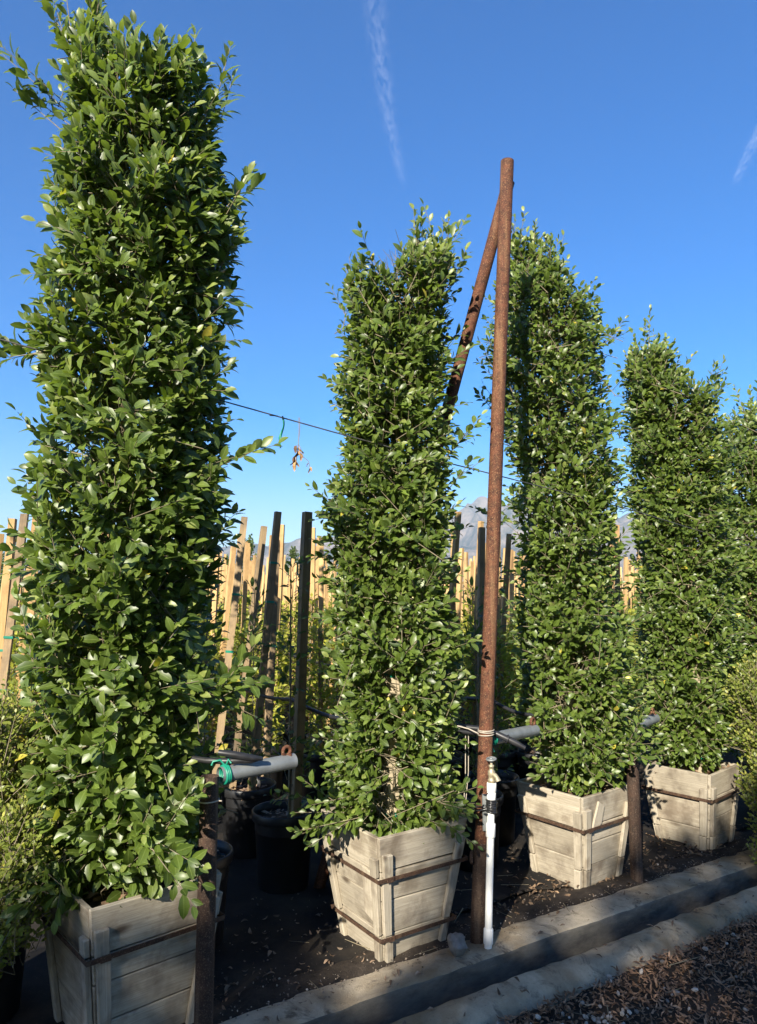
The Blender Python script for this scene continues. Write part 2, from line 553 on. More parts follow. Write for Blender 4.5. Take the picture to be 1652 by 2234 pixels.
# contrails: thin ice cloud ribbons eight kilometres up ----------------
def contrail(name, label, pts, w0, w1, dens, seed):
    t = NT('ice_cloud')
    tc = t.n('TexCoord')
    sp = t.n('SeparateXYZ')
    t.l(tc.outputs['UV'], sp.inputs[0])
    mp = t.n('Mapping')
    mp.inputs['Scale'].default_value = (2.2, 9, 1)
    mp.inputs['Location'].default_value = (seed, seed, seed)
    t.l(tc.outputs['UV'], mp.inputs['Vector'])
    n1 = t.noise(mp.outputs[0], 2.4, 7, 0.62, 0.5)
    a = t.ramp(n1, [(0.38, 0.0), (0.68, 1.0)])
    across = t.n('MapRange', interpolation_type='SMOOTHSTEP')
    ab = t.n('Math', operation='SUBTRACT')
    t.l(sp.outputs[0], ab.inputs[0])
    ab.inputs[1].default_value = 0.5
    ab2 = t.n('Math', operation='ABSOLUTE')
    t.l(ab.outputs[0], ab2.inputs[0])
    for k_, x_ in ((1, 0.5), (2, 0.02), (3, 0.0), (4, 1.0)): across.inputs[k_].default_value = x_
    t.l(ab2.outputs[0], across.inputs[0])
    ends = t.ramp(sp.outputs[1], [(0.0, 0.0), (0.12, 0.6), (0.5, 1.0), (0.86, 0.7), (1.0, 0.0)])
    m1 = t.n('Math', operation='MULTIPLY')
    m2 = t.n('Math', operation='MULTIPLY')
    m3 = t.n('Math', operation='MULTIPLY')
    t.l(a, m1.inputs[0]); t.l(across.outputs[0], m1.inputs[1])
    t.l(m1.outputs[0], m2.inputs[0]); t.l(ends, m2.inputs[1])
    t.l(m2.outputs[0], m3.inputs[0]); m3.inputs[1].default_value = dens
    tb = t.n('BsdfTransparent')
    tl = t.n('BsdfTranslucent')
    tl.inputs[0].default_value = (0.95, 0.95, 0.95, 1)
    mx = t.n('MixShader')
    t.l(m3.outputs[0], mx.inputs[0]); t.l(tb.outputs[0], mx.inputs[1]); t.l(tl.outputs[0], mx.inputs[2])
    t.l(mx.outputs[0], t.out.inputs[0])
    me = bpy.data.meshes.new(name)
    n = 40
    a, b = Vector(pts[0]), Vector(pts[1])
    sd = (b - a).cross(Vector((0, 0, 1))).normalized()
    vs, uvs = [], []
    for i in range(n + 1):
        s = i / n
        c = a.lerp(b, s) + sd * 50 * math.sin(s * 5 + seed)
        w = w0 + (w1 - w0) * s
        for k in range(5):
            e = k / 4
            vs.append(c + sd * w * (e - 0.5) + Vector((0, 0, 60 * math.sin(e * math.pi))))
            uvs.append((e, s))
    fs = [(i * 5 + k, i * 5 + k + 1, i * 5 + k + 6, i * 5 + k + 5) for i in range(n) for k in range(4)]
    me.from_pydata([tuple(p) for p in vs], [], fs)
    ul = me.uv_layers.new(name='UVMap')
    for lp in me.loops:
        ul.data[lp.index].uv = uvs[lp.vertex_index]
    me.materials.append(t.m)
    o = link(name, me)
    o['kind'] = 'structure'
    return o


contrail('sky_contrail', '', ((-190, 7900, 8000), (520, 13600, 8000)), 520, 260, 0.10, 2.0)
contrail('sky_contrail', '', ((6350, 10200, 8000), (7150, 13400, 8000)), 520, 260, 0.15, 7.0)

# ------------------------------------------------------------------ leaves
# template: 11 points folded along the midrib and bent along the length, unit length along +Y
LT = []
for yy, w, bend in ((0.0, 0.0, 0.0), (0.22, 0.170, 0.028), (0.52, 0.232, 0.035), (0.80, 0.150, -0.005), (1.0, 0.0, -0.07)):
    if w == 0:
        LT.append((0, yy, bend, 1.0))
    else:
        for sx in (-1, 0, 1):
            LT.append((sx * w, yy, bend + (0.055 * (w / 0.2) if sx else 0), 0.0 if sx else 1.0))
LT = np.array(LT)
LF = [(0, 2, 1), (0, 3, 2), (1, 2, 5, 4), (2, 3, 6, 5), (4, 5, 8, 7), (5, 6, 9, 8), (7, 8, 10), (8, 9, 10)]
# light template for small leaves: folded diamond of 6 points
ST = np.array([(0, 0, 0, 1), (-0.24, 0.5, 0.06, 0), (0, 0.5, 0.0, 1), (0.24, 0.5, 0.06, 0), (0, 1, -0.05, 1.0)])
SF = [(0, 2, 1), (0, 3, 2), (1, 2, 4), (2, 3, 4)]
RT = np.array([(0, 0, 0, 1), (-0.30, 0.38, 0.05, 0), (0.30, 0.38, 0.05, 0), (-0.26, 0.80, 0.05, 0), (0.26, 0.80, 0.05, 0), (0, 1, 0.0, 1.0), (0, 0.55, 0.0, 1)])
RF = [(0, 6, 1), (0, 2, 6), (1, 6, 3), (6, 2, 4), (3, 6, 5), (6, 4, 5)]


def nrm(a):
    return a / np.maximum(np.linalg.norm(a, axis=-1, keepdims=True), 1e-9)


def frames(d, n):
    """columns x, d, n for leaf directions d and wanted normals n"""
    d = nrm(d)
    n = nrm(n - d * np.sum(n * d, axis=1, keepdims=True))
    x = np.cross(d, n)
    return np.stack([x, d, n], axis=2)


def leaf_mesh(name, tpl, faces, pos, F, size, col, m, width=1.0):
    n = len(pos)
    k = len(tpl)
    loc = tpl[None, :, :3] * np.array([width, 1, 1])[None, None, :] * size[:, None, None]
    # every leaf bends and folds a little differently
    bend = rng.uniform(-0.10, 0.12, n)[:, None]
    loc[:, :, 2] += bend * (tpl[None, :, 1] ** 2) * size[:, None]
    vv = np.einsum('nij,nkj->nki', F, loc) + pos[:, None, :]
    me = bpy.data.meshes.new(name)
    me.vertices.add(n * k)
    me.vertices.foreach_set('co', vv.reshape(-1).astype(np.float32))
    lens = np.array([len(f) for f in faces])
    flat = np.concatenate([np.array(f) for f in faces])
    loops = (flat[None, :] + (np.arange(n) * k)[:, None]).reshape(-1)
    me.loops.add(len(loops))
    me.loops.foreach_set('vertex_index', loops.astype(np.int32))
    tot = np.tile(lens, n)
    st = np.concatenate([[0], np.cumsum(tot)[:-1]])
    me.polygons.add(len(tot))
    me.polygons.foreach_set('loop_start', st.astype(np.int32))
    me.polygons.foreach_set('use_smooth', np.ones(len(tot), dtype=bool))
    ca = np.ones((n, k, 4), dtype=np.float32)
    ca[:, :, :3] = col[:, None, :]
    ca[:, :, 3] = tpl[None, :, 3]
    at = me.attributes.new('col', 'FLOAT_COLOR', 'POINT')
    at.data.foreach_set('color', ca.reshape(-1))
    me.materials.append(m)
    me.update(calc_edges=True)
    return me


def twig_mesh(name, a, b, r, m, n=3):
    """straight thin three-sided stems from a to b"""
    N = len(a)
    d = nrm(b - a)
    ref = np.where(np.abs(d[:, 2:3]) < 0.9, np.array([[0, 0, 1.0]]), np.array([[1.0, 0, 0]]))
    x = nrm(np.cross(d, ref))
    y = np.cross(d, x)
    ang = np.arange(n) * 2 * np.pi / n
    ring = x[:, None, :] * np.cos(ang)[None, :, None] + y[:, None, :] * np.sin(ang)[None, :, None]
    v0 = a[:, None, :] + ring * r[:, None, None]
    v1 = b[:, None, :] + ring * r[:, None, None] * 0.45
    vv = np.concatenate([v0, v1], axis=1).reshape(-1, 3)
    fs = np.array([[k, (k + 1) % n, n + (k + 1) % n, n + k] for k in range(n)])
    loops = (fs.reshape(-1)[None, :] + (np.arange(N) * 2 * n)[:, None]).reshape(-1)
    me = bpy.data.meshes.new(name)
    me.vertices.add(len(vv))
    me.vertices.foreach_set('co', vv.reshape(-1).astype(np.float32))
    me.loops.add(len(loops))
    me.loops.foreach_set('vertex_index', loops.astype(np.int32))
    me.polygons.add(N * n)
    me.polygons.foreach_set('loop_start', (np.arange(N * n) * 4).astype(np.int32))
    me.polygons.foreach_set('use_smooth', np.ones(N * n, dtype=bool))
    me.materials.append(m)
    me.update(calc_edges=True)
    return me


def lownoise(p, sc, seed):
    """cheap smooth noise, about -1..1"""
    q = p * sc + seed * 7.3
    return (np.sin(q[:, 0] * 1.7 + 1.3 * np.sin(q[:, 1] * 1.1 + seed)) * np.sin(q[:, 1] * 1.9 + np.sin(q[:, 2] * 1.3)) +
            np.sin(q[:, 2] * 2.3 + 1.1 * np.sin(q[:, 0] * 1.4)) * np.cos(q[:, 1] * 0.9 + q[:, 0])) * 0.5


def leaves_on(base, tip, spacing, size, jit=0.3, spread=0.95, young=0.15, start=0.15):
    """alternate leaves along stems base->tip; returns pos, dir, normal, size, youth"""
    L = np.linalg.norm(tip - base, axis=1)
    cnt = np.maximum(2, (L * (1 - start) / spacing).astype(int))
    idx = np.repeat(np.arange(len(base)), cnt)
    k = np.concatenate([np.arange(c) for c in cnt])
    s = start + (1 - start) * (k + 0.7) / cnt[idx]
    s = np.minimum(s + rng.normal(0, 0.02, len(s)), 1.0)
    d = nrm(tip - base)[idx]
    pos = base[idx] + (tip - base)[idx] * s[:, None]
    ref = np.where(np.abs(d[:, 2:3]) < 0.9, np.array([[0, 0, 1.0]]), np.array([[1.0, 0, 0]]))
    x = nrm(np.cross(d, ref))
    y = np.cross(d, x)
    ph = rng.uniform(0, 6.28, len(base))[idx] + k * 2.4 + rng.normal(0, 0.35, len(k))
    side = x * np.cos(ph)[:, None] + y * np.sin(ph)[:, None]
    last = (k >= cnt[idx] - 1)
    sp = np.where(last, 0.15, spread * (1.15 - 0.55 * s))
    ld = nrm(d * (0.55 + 0.35 * s)[:, None] + side * sp[:, None] + rng.normal(0, 0.18, (len(k), 3)) + np.array([0, 0, -0.06]))
    nn = nrm(d * 0.75 - side * 0.35 + np.array([0, 0, 0.55]) + rng.normal(0, jit, (len(k), 3)))
    sz = size * rng.triangular(0.5, 1.0, 1.35, len(k)) * np.where(s > 0.86, 0.78, 1.0)
    yo = np.clip((s - 0.80) * 4, 0, 1) * (rng.random(len(base)) < young)[idx]
    pos = pos + ld * 0.008
    return pos, ld, nn, sz, yo, idx


def leaf_cols(n, dark, lite, yo, ycol, yellow=0.006):
    a = rng.beta(2.0, 2.0, n)[:, None]
    c = np.array(dark)[None] * (1 - a) + np.array(lite)[None] * a
    c = c * (1 - yo[:, None]) + np.array(ycol)[None] * yo[:, None]
    ye = rng.random(n) < yellow
    c[ye] = np.array([0.42, 0.36, 0.05])
    return c * rng.uniform(0.85, 1.15, (n, 1))


LEAF_VARIANTS = []


def leaf_variant_mesh(i):
    while len(LEAF_VARIANTS) <= i:
        yo = np.array([1.0 if len(LEAF_VARIANTS) in (4, 9) else 0.0]) * 0.7
        c = leaf_cols(1, (0.029, 0.055, 0.010), (0.135, 0.195, 0.030), yo, (0.19, 0.25, 0.06), 0)
        LEAF_VARIANTS.append(leaf_mesh('leaf', LT, LF, np.zeros((1, 3)), np.eye(3)[None], np.ones(1), c, M['leaf'], 1.08))
    return LEAF_VARIANTS[i]


def column_tree(prof, cyy, zbase, n_twig, leaf, label, shoots=(), seed=0, windows=(), singles=300, yellow=0.006, rough=1.0, cuts=()):
    """clipped ficus column; prof rows are (z, x left, x right) at the tree's own distance"""
    prof = sorted(prof)
    zs = np.array([p[0] for p in prof])
    xl = np.array([p[1] for p in prof])
    xr = np.array([p[2] for p in prof])
    cx0 = float((xl + xr).mean() / 2)
    cx0 = float(np.mean((xl + xr) / 2))
    hd_full = float(np.median((xr - xl) / 2))
    root = empty('columnar_tree', (cx0, cyy, zbase))
    tag(root, label, 'tree', 'boxed columnar trees in the front row')
    org = np.array([cx0, cyy, zbase])
    T = []
    # shell twigs -------------------------------------------------
    wz = np.interp(np.linspace(zs[0], zs[-1], 200), zs, (xr - xl))
    cdf = np.cumsum(wz + 0.12); cdf /= cdf[-1]
    z = np.interp(rng.random(n_twig), cdf, np.linspace(zs[0], zs[-1], 200))
    a = rng.uniform(0, 2 * np.pi, n_twig)
    L = np.interp(z, zs, xl); Rr = np.interp(z, zs, xr)
    hw = (Rr - L) / 2
    cx = (Rr + L) / 2
    hd = np.minimum(hw * 1.08, hd_full * 1.05)
    ca, sa = np.cos(a), np.sin(a)
    ca2 = np.sign(ca) * np.abs(ca) ** 0.78
    sa2 = np.sign(sa) * np.abs(sa) ** 0.78
    rad = np.where(rng.random(n_twig) < 0.80, rng.uniform(0.80, 1.0, n_twig), rng.uniform(0.30, 0.85, n_twig))
    p0 = np.stack([cx + hw * ca2, cyy + hd * sa2, z], 1)
    bump = lownoise(p0, 4.5, seed) * 0.19 + lownoise(p0, 12.0, seed + 3) * 0.13
    rad = rad * (1.0 + bump * rough - 0.04)
    tip = np.stack([cx + hw * ca2 * rad, cyy + hd * sa2 * rad, z], 1)
    out = nrm(np.stack([ca2, sa2, np.zeros_like(a)], 1))
    topf = np.clip((z - (zs[-1] - 0.55)) / 0.5, 0, 1)[:, None]
    lowf = np.clip((zs[0] + 0.35 - z) / 0.35, 0, 1)[:, None]
    d = nrm(out * (0.95 - 0.45 * topf) + np.array([0, 0, 1.0]) * (0.38 + 0.75 * topf - 0.75 * lowf) + rng.normal(0, 0.38, (n_twig, 3)))
    ln = rng.uniform(0.13, 0.27, n_twig)
    lng = rng.random(n_twig) < 0.05
    tip = tip + d * np.where(lng, rng.uniform(0.05, 0.15, n_twig), 0)[:, None]
    ln = ln + lng * 0.10
    base = tip - d * ln[:, None]
    keep = lownoise(p0, 8.5, seed + 11) > -0.60
    for (x0, x1, z0, z1) in windows:
        keep &= ~((tip[:, 0] > x0) & (tip[:, 0] < x1) & (tip[:, 2] > z0) & (tip[:, 2] < z1) & (tip[:, 1] < cyy + 0.02) & (rng.random(n_twig) < 0.93))
    base, tip, out = base[keep], tip[keep], out[keep]
    # tufts: several shoots from one branch end standing proud of the clipped face
    nt = int(n_twig / 80)
    kt = rng.choice(len(base), nt)
    for k_ in kt:
        if tip[k_, 2] > zs[-1] - 0.35 or tip[k_, 2] < zs[0] + 0.25: continue
        m_ = rng.integers(4, 8)
        o3 = nrm(out[k_] * 0.9 + np.array([0, 0, rng.uniform(0.1, 0.9)]) + rng.normal(0, 0.25, 3))
        b3 = tip[k_] - o3 * 0.12
        tips = b3 + o3 * rng.uniform(0.13, 0.20, (m_, 1)) + rng.normal(0, 0.055, (m_, 3))
        base = np.vstack([base, np.repeat(b3[None], m_, 0)]); tip = np.vstack([tip, tips])
    # explicit longer shoots --------------------------------------
    sb, st = [], []
    for (ax, ay, az, bx, by, bz, nn) in shoots:
        A, B = np.array([ax, ay, az]), np.array([bx, by, bz])
        for q in range(nn):
            j = rng.normal(0, 0.03, 3) * (q > 0)
            sb.append(A + j); st.append(B + (rng.normal(0, 0.055, 3) if q else 0) - (B - A) * (0.18 * rng.random() if q else 0))
    if sb:
        base = np.vstack([base, np.array(sb)]); tip = np.vstack([tip, np.array(st)])
    pos, ld, nn_, sz, yo, idx = leaves_on(base, tip, 0.0205, leaf, young=0.32)
    radial = np.stack([pos[:, 0] - cx0, pos[:, 1] - cyy, np.zeros(len(pos))], 1)
    nn_ = nrm(0.55 * nn_ + 0.45 * nrm(radial) + 0.75 * np.array(TO_SUN))
    yo = np.maximum(yo, 0.65 * (np.clip((pos[:, 2] - zs[-1] + 0.30) / 0.35, 0, 1)) * (rng.random(len(pos)) < 0.5))
    keep = np.ones(len(pos), bool)
    for (x0, x1, z0, z1) in windows:
        keep &= ~((pos[:, 0] > x0) & (pos[:, 0] < x1) & (pos[:, 2] > z0) & (pos[:, 2] < z1) & (pos[:, 1] < cyy - 0.05) & (rng.random(len(pos)) < 0.95))
    for (x0, x1, z0, z1) in cuts:
        keep &= ~((pos[:, 0] > x0) & (pos[:, 0] < x1) & (pos[:, 2] > z0) & (pos[:, 2] < z1))
    pos, ld, nn_, sz, yo = pos[keep], ld[keep], nn_[keep], sz[keep], yo[keep]
    radial = radial[keep]
    F = frames(ld, nn_)
    col = leaf_cols(len(pos), (0.029, 0.055, 0.010), (0.135, 0.195, 0.030), yo, (0.27, 0.31, 0.085), yellow)
    # the leaves that show largest become parts of their own --------
    hwp = np.interp(pos[:, 2], zs, (xr - xl) / 2)
    cxp = np.interp(pos[:, 2], zs, (xr + xl) / 2)
    rr = np.sqrt(((pos[:, 0] - cxp) / hwp) ** 2 + ((pos[:, 1] - cyy) / hwp) ** 2)
    vdir = nrm(np.array([0, 0, 1.6]) - pos)
    face = np.abs(np.sum(F[:, :, 2] * vdir, 1))
    dist = np.linalg.norm(pos - np.array([0, 0, 1.6]), axis=1)
    toward = np.sum(nrm(radial) * vdir, 1)
    score = sz * face / dist * np.where((rr > 0.93) & (toward > 0.15), 1.0, 0.02) * (0.5 + np.clip(toward, 0, 1)) * rng.uniform(0.6, 1.0, len(pos))
    vis = (np.abs(pos[:, 0] / pos[:, 1]) < 0.52)
    score *= vis
    order = np.argsort(-score)[:singles]
    rest = np.ones(len(pos), bool)
    rest[order] = False
    fo = link('foliage', leaf_mesh('foliage', LT, LF, pos[rest] - org, F[rest], sz[rest], col[rest], M['leaf'], 1.08), root)
    fo['kind'] = 'stuff'
    for q, i in enumerate(order):
        vi = 4 + 5 * (q % 2) if yo[i] > 0.4 else [0, 1, 2, 3, 5, 6, 7, 8][q % 8]
        o = bpy.data.objects.new('leaf', leaf_variant_mesh(vi))
        COL.objects.link(o)
        o.parent = root
        m3 = Matrix(F[i].tolist()) * float(sz[i])
        m4 = m3.to_4x4()
        m4.translation = Vector((pos[i] - org).tolist())
        o.matrix_local = m4
    # stems -----------------------------------------------------------
    inner = np.stack([cx0 + (base[:, 0] - cx0) * 0.25, cyy + (base[:, 1] - cyy) * 0.25, base[:, 2] - rng.uniform(0.10, 0.3, len(base))], 1)
    sel = rng.random(len(base)) < 0.25
    tb = np.vstack([base, inner[sel]]); tt = np.vstack([tip, base[sel]])
    rr_ = np.concatenate([np.full(len(base), 0.0026), np.full(sel.sum(), 0.0032)])
    tw = link('twigs', twig_mesh('twigs', tb - org, tt - org, rr_, M['twig']), root)
    tw['kind'] = 'stuff'
    mb = MB()
    pts, rad_ = [], []
    H = zs[-1] - 0.35 - zbase
    for i in range(12):
        s = i / 11
        zq = zbase + H * s
        cxq = float(np.interp(zq, zs, (xl + xr) / 2)) if s > 0.3 else cx0 + (float(np.interp(zq, zs, (xl + xr) / 2)) - cx0) * s / 0.3
        pts.append((cxq - cx0 + 0.012 * math.sin(s * 9 + seed), 0.012 * math.cos(s * 7 + seed), H * s - 0.03))
        rad_.append(0.030 * (1 - s) + 0.006)
    mb.tube(pts, rad_, 10)
    mb.build('trunk', M['trunk'], root)
    return root


# ------------------------------------------------------------------ wooden planter boxes
def planter(label, c, th, top, bot, h, planks, straps, split, patch=None, low=0.0):
    """flared box of weathered boards with corner battens and rusty straps; th turns the right front face"""
    root = empty('wooden_planter', (c[0], c[1], low), th)
    tag(root, label, 'planter box', 'wooden boxes holding the columnar trees')
    cb = [Vector((-bot, -bot, 0)), Vector((bot, -bot, 0)), Vector((bot, bot, 0)), Vector((-bot, bot, 0))]
    ct = [Vector((-top, -top, h)), Vector((top, -top, h)), Vector((top, top, h)), Vector((-top, top, h))]
    TH = 0.019

    def face(k):
        a, b, d, e = cb[k], cb[(k + 1) % 4], ct[k], ct[(k + 1) % 4]
        nrm_ = (b - a).cross(d - a).normalized()
        return lambda s, t_, o: (a.lerp(b, s)).lerp(d.lerp(e, s), t_) + nrm_ * o, nrm_

    def piece(name, P, nv, s0, s1, t0, t1, o0, o1, skew=0.0, along='s', m=M['plank'], bev=0.003, par=root):
        """board between (s0,t0) and (s1,t1) lying o0..o1 off the face, as its own object with local X along the grain"""
        pts = [P(s0, t0, o0), P(s1, t0 + skew, o0), P(s1, t0 + skew, o1), P(s0, t0, o1),
               P(s0, t1, o0), P(s1, t1 + skew, o0), P(s1, t1 + skew, o1), P(s0, t1, o1)]
        cc = sum(pts, Vector()) / 8
        ax = ((pts[1] + pts[5]) - (pts[0] + pts[4])).normalized() if along == 's' else ((pts[4] + pts[5]) - (pts[0] + pts[1])).normalized()
        yy = (nv - ax * nv.dot(ax)).normalized()
        zz = ax.cross(yy)
        Mx = Matrix((ax, yy, zz))                      # rows: world -> local
        loc = [Mx @ (p - cc) for p in pts]
        mb = MB()
        # o0 < o1 means ring order inside->outside, so flip to keep normals outward
        mb.hexa([loc[3], loc[2], loc[1], loc[0], loc[7], loc[6], loc[5], loc[4]])
        o = mb.build(name, m, par, cc, bevel=bev)
        o.rotation_euler = Mx.transposed().to_euler()
        return o

    for k in range(4):
        P, nv = face(k)
        ed = 0.0 if k % 2 == 0 else 0.0
        cuts = planks[k % len(planks)]
        for (t0, t1) in zip(cuts, cuts[1:]):
            e0 = TH / (2 * top) + 0.002
            j = random.uniform(-0.002, 0.003)
            s0, s1 = (0.0 - 0.0, 1.0) if k % 2 == 0 else (e0, 1 - e0)
            piece('plank', P, nv, s0 + random.uniform(0, 0.006), s1 - random.uniform(0, 0.006), t0 + 0.005, t1 - 0.005, -TH + j, 0.0 + j, random.uniform(-0.008, 0.008))
        bw = 0.052 / (2 * top)
        for sd in (0, 1):
            s0 = 0.012 if sd == 0 else 1 - 0.012 - bw * random.uniform(0.9, 1.1)
            s1 = s0 + bw
            top_t = random.uniform(0.82, 0.88)
            cutz = [-0.015] + [x for x in split if x < top_t] + [top_t]
            for t0, t1 in zip(cutz, cutz[1:]):
                ds = random.uniform(-0.012, 0.012)
                piece('batten', P, nv, s0 + ds, s1 + ds, t0 + 0.005, t1 - 0.005, 0.001, 0.022 + random.uniform(-0.003, 0.002), 0.0, 't')
    for st in straps:
        mb = MB()
        o0, o1 = 0.0245, 0.0275
        hh = 0.0085
        r = []
        for k in range(4):
            P, nv = face(k)
            r.append((P(0, st, 0), nv))
        for k in range(4):
            P, nv = face(k)
            q = bot + (top - bot) * st
            pts = []
            for s_ in (0.0, 0.5, 1.0):
                pass
            e = 0.0275 / (2 * q)
            sg = 0.006 if k < 2 else 0.0
            A = [P(-e, st - hh / h, o0), P(1 + e, st - hh / h, o0), P(1 + e, st - hh / h, o1), P(-e, st - hh / h, o1),
                 P(-e, st + hh / h, o0), P(1 + e, st + hh / h, o0), P(1 + e, st + hh / h, o1), P(-e, st + hh / h, o1)]
            mb.hexa([A[3], A[2], A[1], A[0], A[7], A[6], A[5], A[4]])
        # crimped buckle near the front corner
        P, nv = face(0)
        A = [P(0.04, st - 1.3 * hh / h, o1 + .0005), P(0.12, st - 1.3 * hh / h, o1 + .0005), P(0.12, st - 1.3 * hh / h, o1 + .004), P(0.04, st - 1.3 * hh / h, o1 + .004),
             P(0.04, st + 1.3 * hh / h, o1 + .0005), P(0.12, st + 1.3 * hh / h, o1 + .0005), P(0.12, st + 1.3 * hh / h, o1 + .004), P(0.04, st + 1.3 * hh / h, o1 + .004)]
        mb.hexa([A[3], A[2], A[1], A[0], A[7], A[6], A[5], A[4]])
        mb.build('strap', M['strap'], root)
    if patch:
        k, pts2, along = patch
        P, nv = face(k)
        A = [P(s, t_, 0.0012) for s, t_ in pts2]
        B = [P(s, t_, 0.013) for s, t_ in pts2]
        cc = sum(A + B, Vector()) / 8
        ax = (A[3] - A[0]).normalized()
        yy = (nv - ax * nv.dot(ax)).normalized()
        zz = ax.cross(yy)
        Mx = Matrix((ax, yy, zz))
        loc = [Mx @ (p - cc) for p in A + B]
        mb = MB()
        mb.hexa(loc)
        o = mb.build('patch_board', M['plank'], root, cc, bevel=0.002)
        o.rotation_euler = Mx.transposed().to_euler()
        o['label'] = 'loose splintered board nailed askew on one side'
    # soil
    f = 0.86
    q = bot + (top - bot) * f - TH - 0.002
    n = 14
    vs = []
    for i in range(n + 1):
        for j in range(n + 1):
            x, y = -q + 2 * q * i / n, -q + 2 * q * j / n
            vs.append((x, y, h * f + 0.035 * math.exp(-(x * x + y * y) / 0.03) + 0.012 * mnoise.noise(Vector((x * 18, y * 18, c[0])))))
    fs = [(i * (n + 1) + j, (i + 1) * (n + 1) + j, (i + 1) * (n + 1) + j + 1, i * (n + 1) + j + 1) for i in range(n) for j in range(n)]
    mb = MB()
    mb.add(vs, fs, True)
    mb.build('soil', M['soil'], root)
    # bark chips and dry leaves on the soil
    N = 130
    pos = np.stack([rng.uniform(-q, q, N), rng.uniform(-q, q, N), np.full(N, h * f + 0.014)], 1)
    pos[:, 2] += 0.035 * np.exp(-(pos[:, 0] ** 2 + pos[:, 1] ** 2) / 0.03)
    ld = nrm(np.stack([rng.normal(0, 1, N), rng.normal(0, 1, N), rng.normal(0, 0.25, N)], 1))
    F = frames(ld, np.array([[0, 0, 1.0]]) + rng.normal(0, 0.4, (N, 3)))
    a = rng.random((N, 1))
    col = np.array([[0.14, 0.085, 0.05]]) * (1 - a) + np.array([[0.46, 0.30, 0.19]]) * a
    o = link('bark_chips', leaf_mesh('bark_chips', ST, SF, pos, F, rng.uniform(0.02, 0.06, N), col, M['dry']), root)
    o['kind'] = 'stuff'
    return root


A4 = [[0, 0.25, 0.50, 0.735, 1.0], [0, 0.27, 0.47, 0.72, 1.0]]
planter('grey weathered wooden box in deep shade, nearest and lowest in the photo', (-0.94, 2.843), R(42), 0.250, 0.180, 0.545,
        [[0, 0.27, 0.52, 0.70, 1.0], [0, 0.30, 0.66, 1.0]], [0.705], [0.70])
planter('pale wooden box with two rusty straps beside the white standpipe and the rock', (0.066, 3.48), R(34), 0.248, 0.162, 0.560,
        [[0, 0.235, 0.50, 0.73, 1.0], [0, 0.26, 0.52, 0.72, 1.0]], [0.69, 0.225], [0.235, 0.69],
        (3, [(0.70, 0.36), (0.88, 0.32), (0.93, 0.71), (0.72, 0.73)], 't'))
planter('pale stained wooden box with one rusty strap, directly left of a short dark post', (1.121, 4.23), R(38), 0.232, 0.165, 0.51,
        [[0, 0.26, 0.50, 0.68, 1.0], [0, 0.33, 0.66, 1.0]], [0.67], [0.24, 0.665],
        (0, [(0.14, 0.60), (0.36, 0.68), (0.40, 0.86), (0.28, 0.93)], 't'))
planter('farthest wooden box, its right side shaded behind the small-leaved shrub', (2.039, 4.79), R(42), 0.222, 0.160, 0.485,
        [[0, 0.18, 0.42, 0.70, 1.0], [0, 0.30, 0.64, 1.0]], [0.69], [0.22, 0.685])
planter('wooden box under the rightmost tree, hidden behind the small-leaved shrub', (2.98, 5.42), R(40), 0.215, 0.160, 0.475,
        [[0, 0.25, 0.47, 0.70, 1.0], [0, 0.30, 0.64, 1.0]], [0.69], [0.685])

# ------------------------------------------------------------------ the row of trees
T1 = [(4.05, -1.32, -1.22), (3.94, -1.32, -1.08), (3.85, -1.31, -0.76), (3.64, -1.33, -0.69), (3.43, -1.36, -0.63), (3.22, -1.37, -0.58), (3.02, -1.37, -0.59), (2.82, -1.36, -0.62), (2.62, -1.42, -0.65), (2.42, -1.41, -0.63), (2.23, -1.38, -0.62), (2.04, -1.37, -0.63), (1.86, -1.39, -0.62), (1.67, -1.39, -0.64), (1.49, -1.39, -0.69), (1.31, -1.37, -0.67), (1.14, -1.33, -0.68), (0.96, -1.30, -0.69), (0.79, -1.27, -0.66), (0.62, -1.28, -0.66), (0.52, -1.22, -0.72)]
T2 = [(3.40, 0.17, 0.32), (3.31, 0.12, 0.40), (3.24, -0.10, 0.41), (3.16, -0.16, 0.40), (2.97, -0.18, 0.355), (2.73, -0.205, 0.355), (2.49, -0.21, 0.35), (2.26, -0.23, 0.365), (2.03, -0.235, 0.37), (1.8, -0.25, 0.35), (1.58, -0.245, 0.38), (1.36, -0.225, 0.38), (1.14, -0.215, 0.38), (0.93, -0.20, 0.37), (0.72, -0.235, 0.37), (0.60, -0.24, 0.38), (0.54, -0.16, 0.31)]
T3 = [(3.80, 0.84, 1.02), (3.70, 0.81, 1.08), (3.56, 0.76, 1.17), (3.41, 0.68, 1.28), (3.26, 0.68, 1.38), (2.97, 0.68, 1.41), (2.68, 0.72, 1.43), (2.4, 0.78, 1.44), (2.12, 0.79, 1.46), (1.84, 0.81, 1.45), (1.57, 0.82, 1.42), (1.31, 0.80, 1.47), (1.04, 0.82, 1.48), (0.78, 0.84, 1.48), (0.60, 0.91, 1.42), (0.51, 0.98, 1.36)]
T4 = [(3.30, 1.79, 1.95), (3.22, 1.73, 2.05), (3.05, 1.70, 2.12), (2.96, 1.70, 2.28), (2.66, 1.72, 2.37), (2.19, 1.72, 2.38), (1.57, 1.74, 2.36), (0.97, 1.75, 2.31), (0.61, 1.81, 2.26), (0.50, 1.86, 2.22)]
T5 = [(3.04, 2.80, 2.95), (2.98, 2.70, 3.05), (2.62, 2.58, 3.34), (1.91, 2.54, 3.36), (0.89, 2.54, 3.29), (0.37, 2.68, 3.22)]
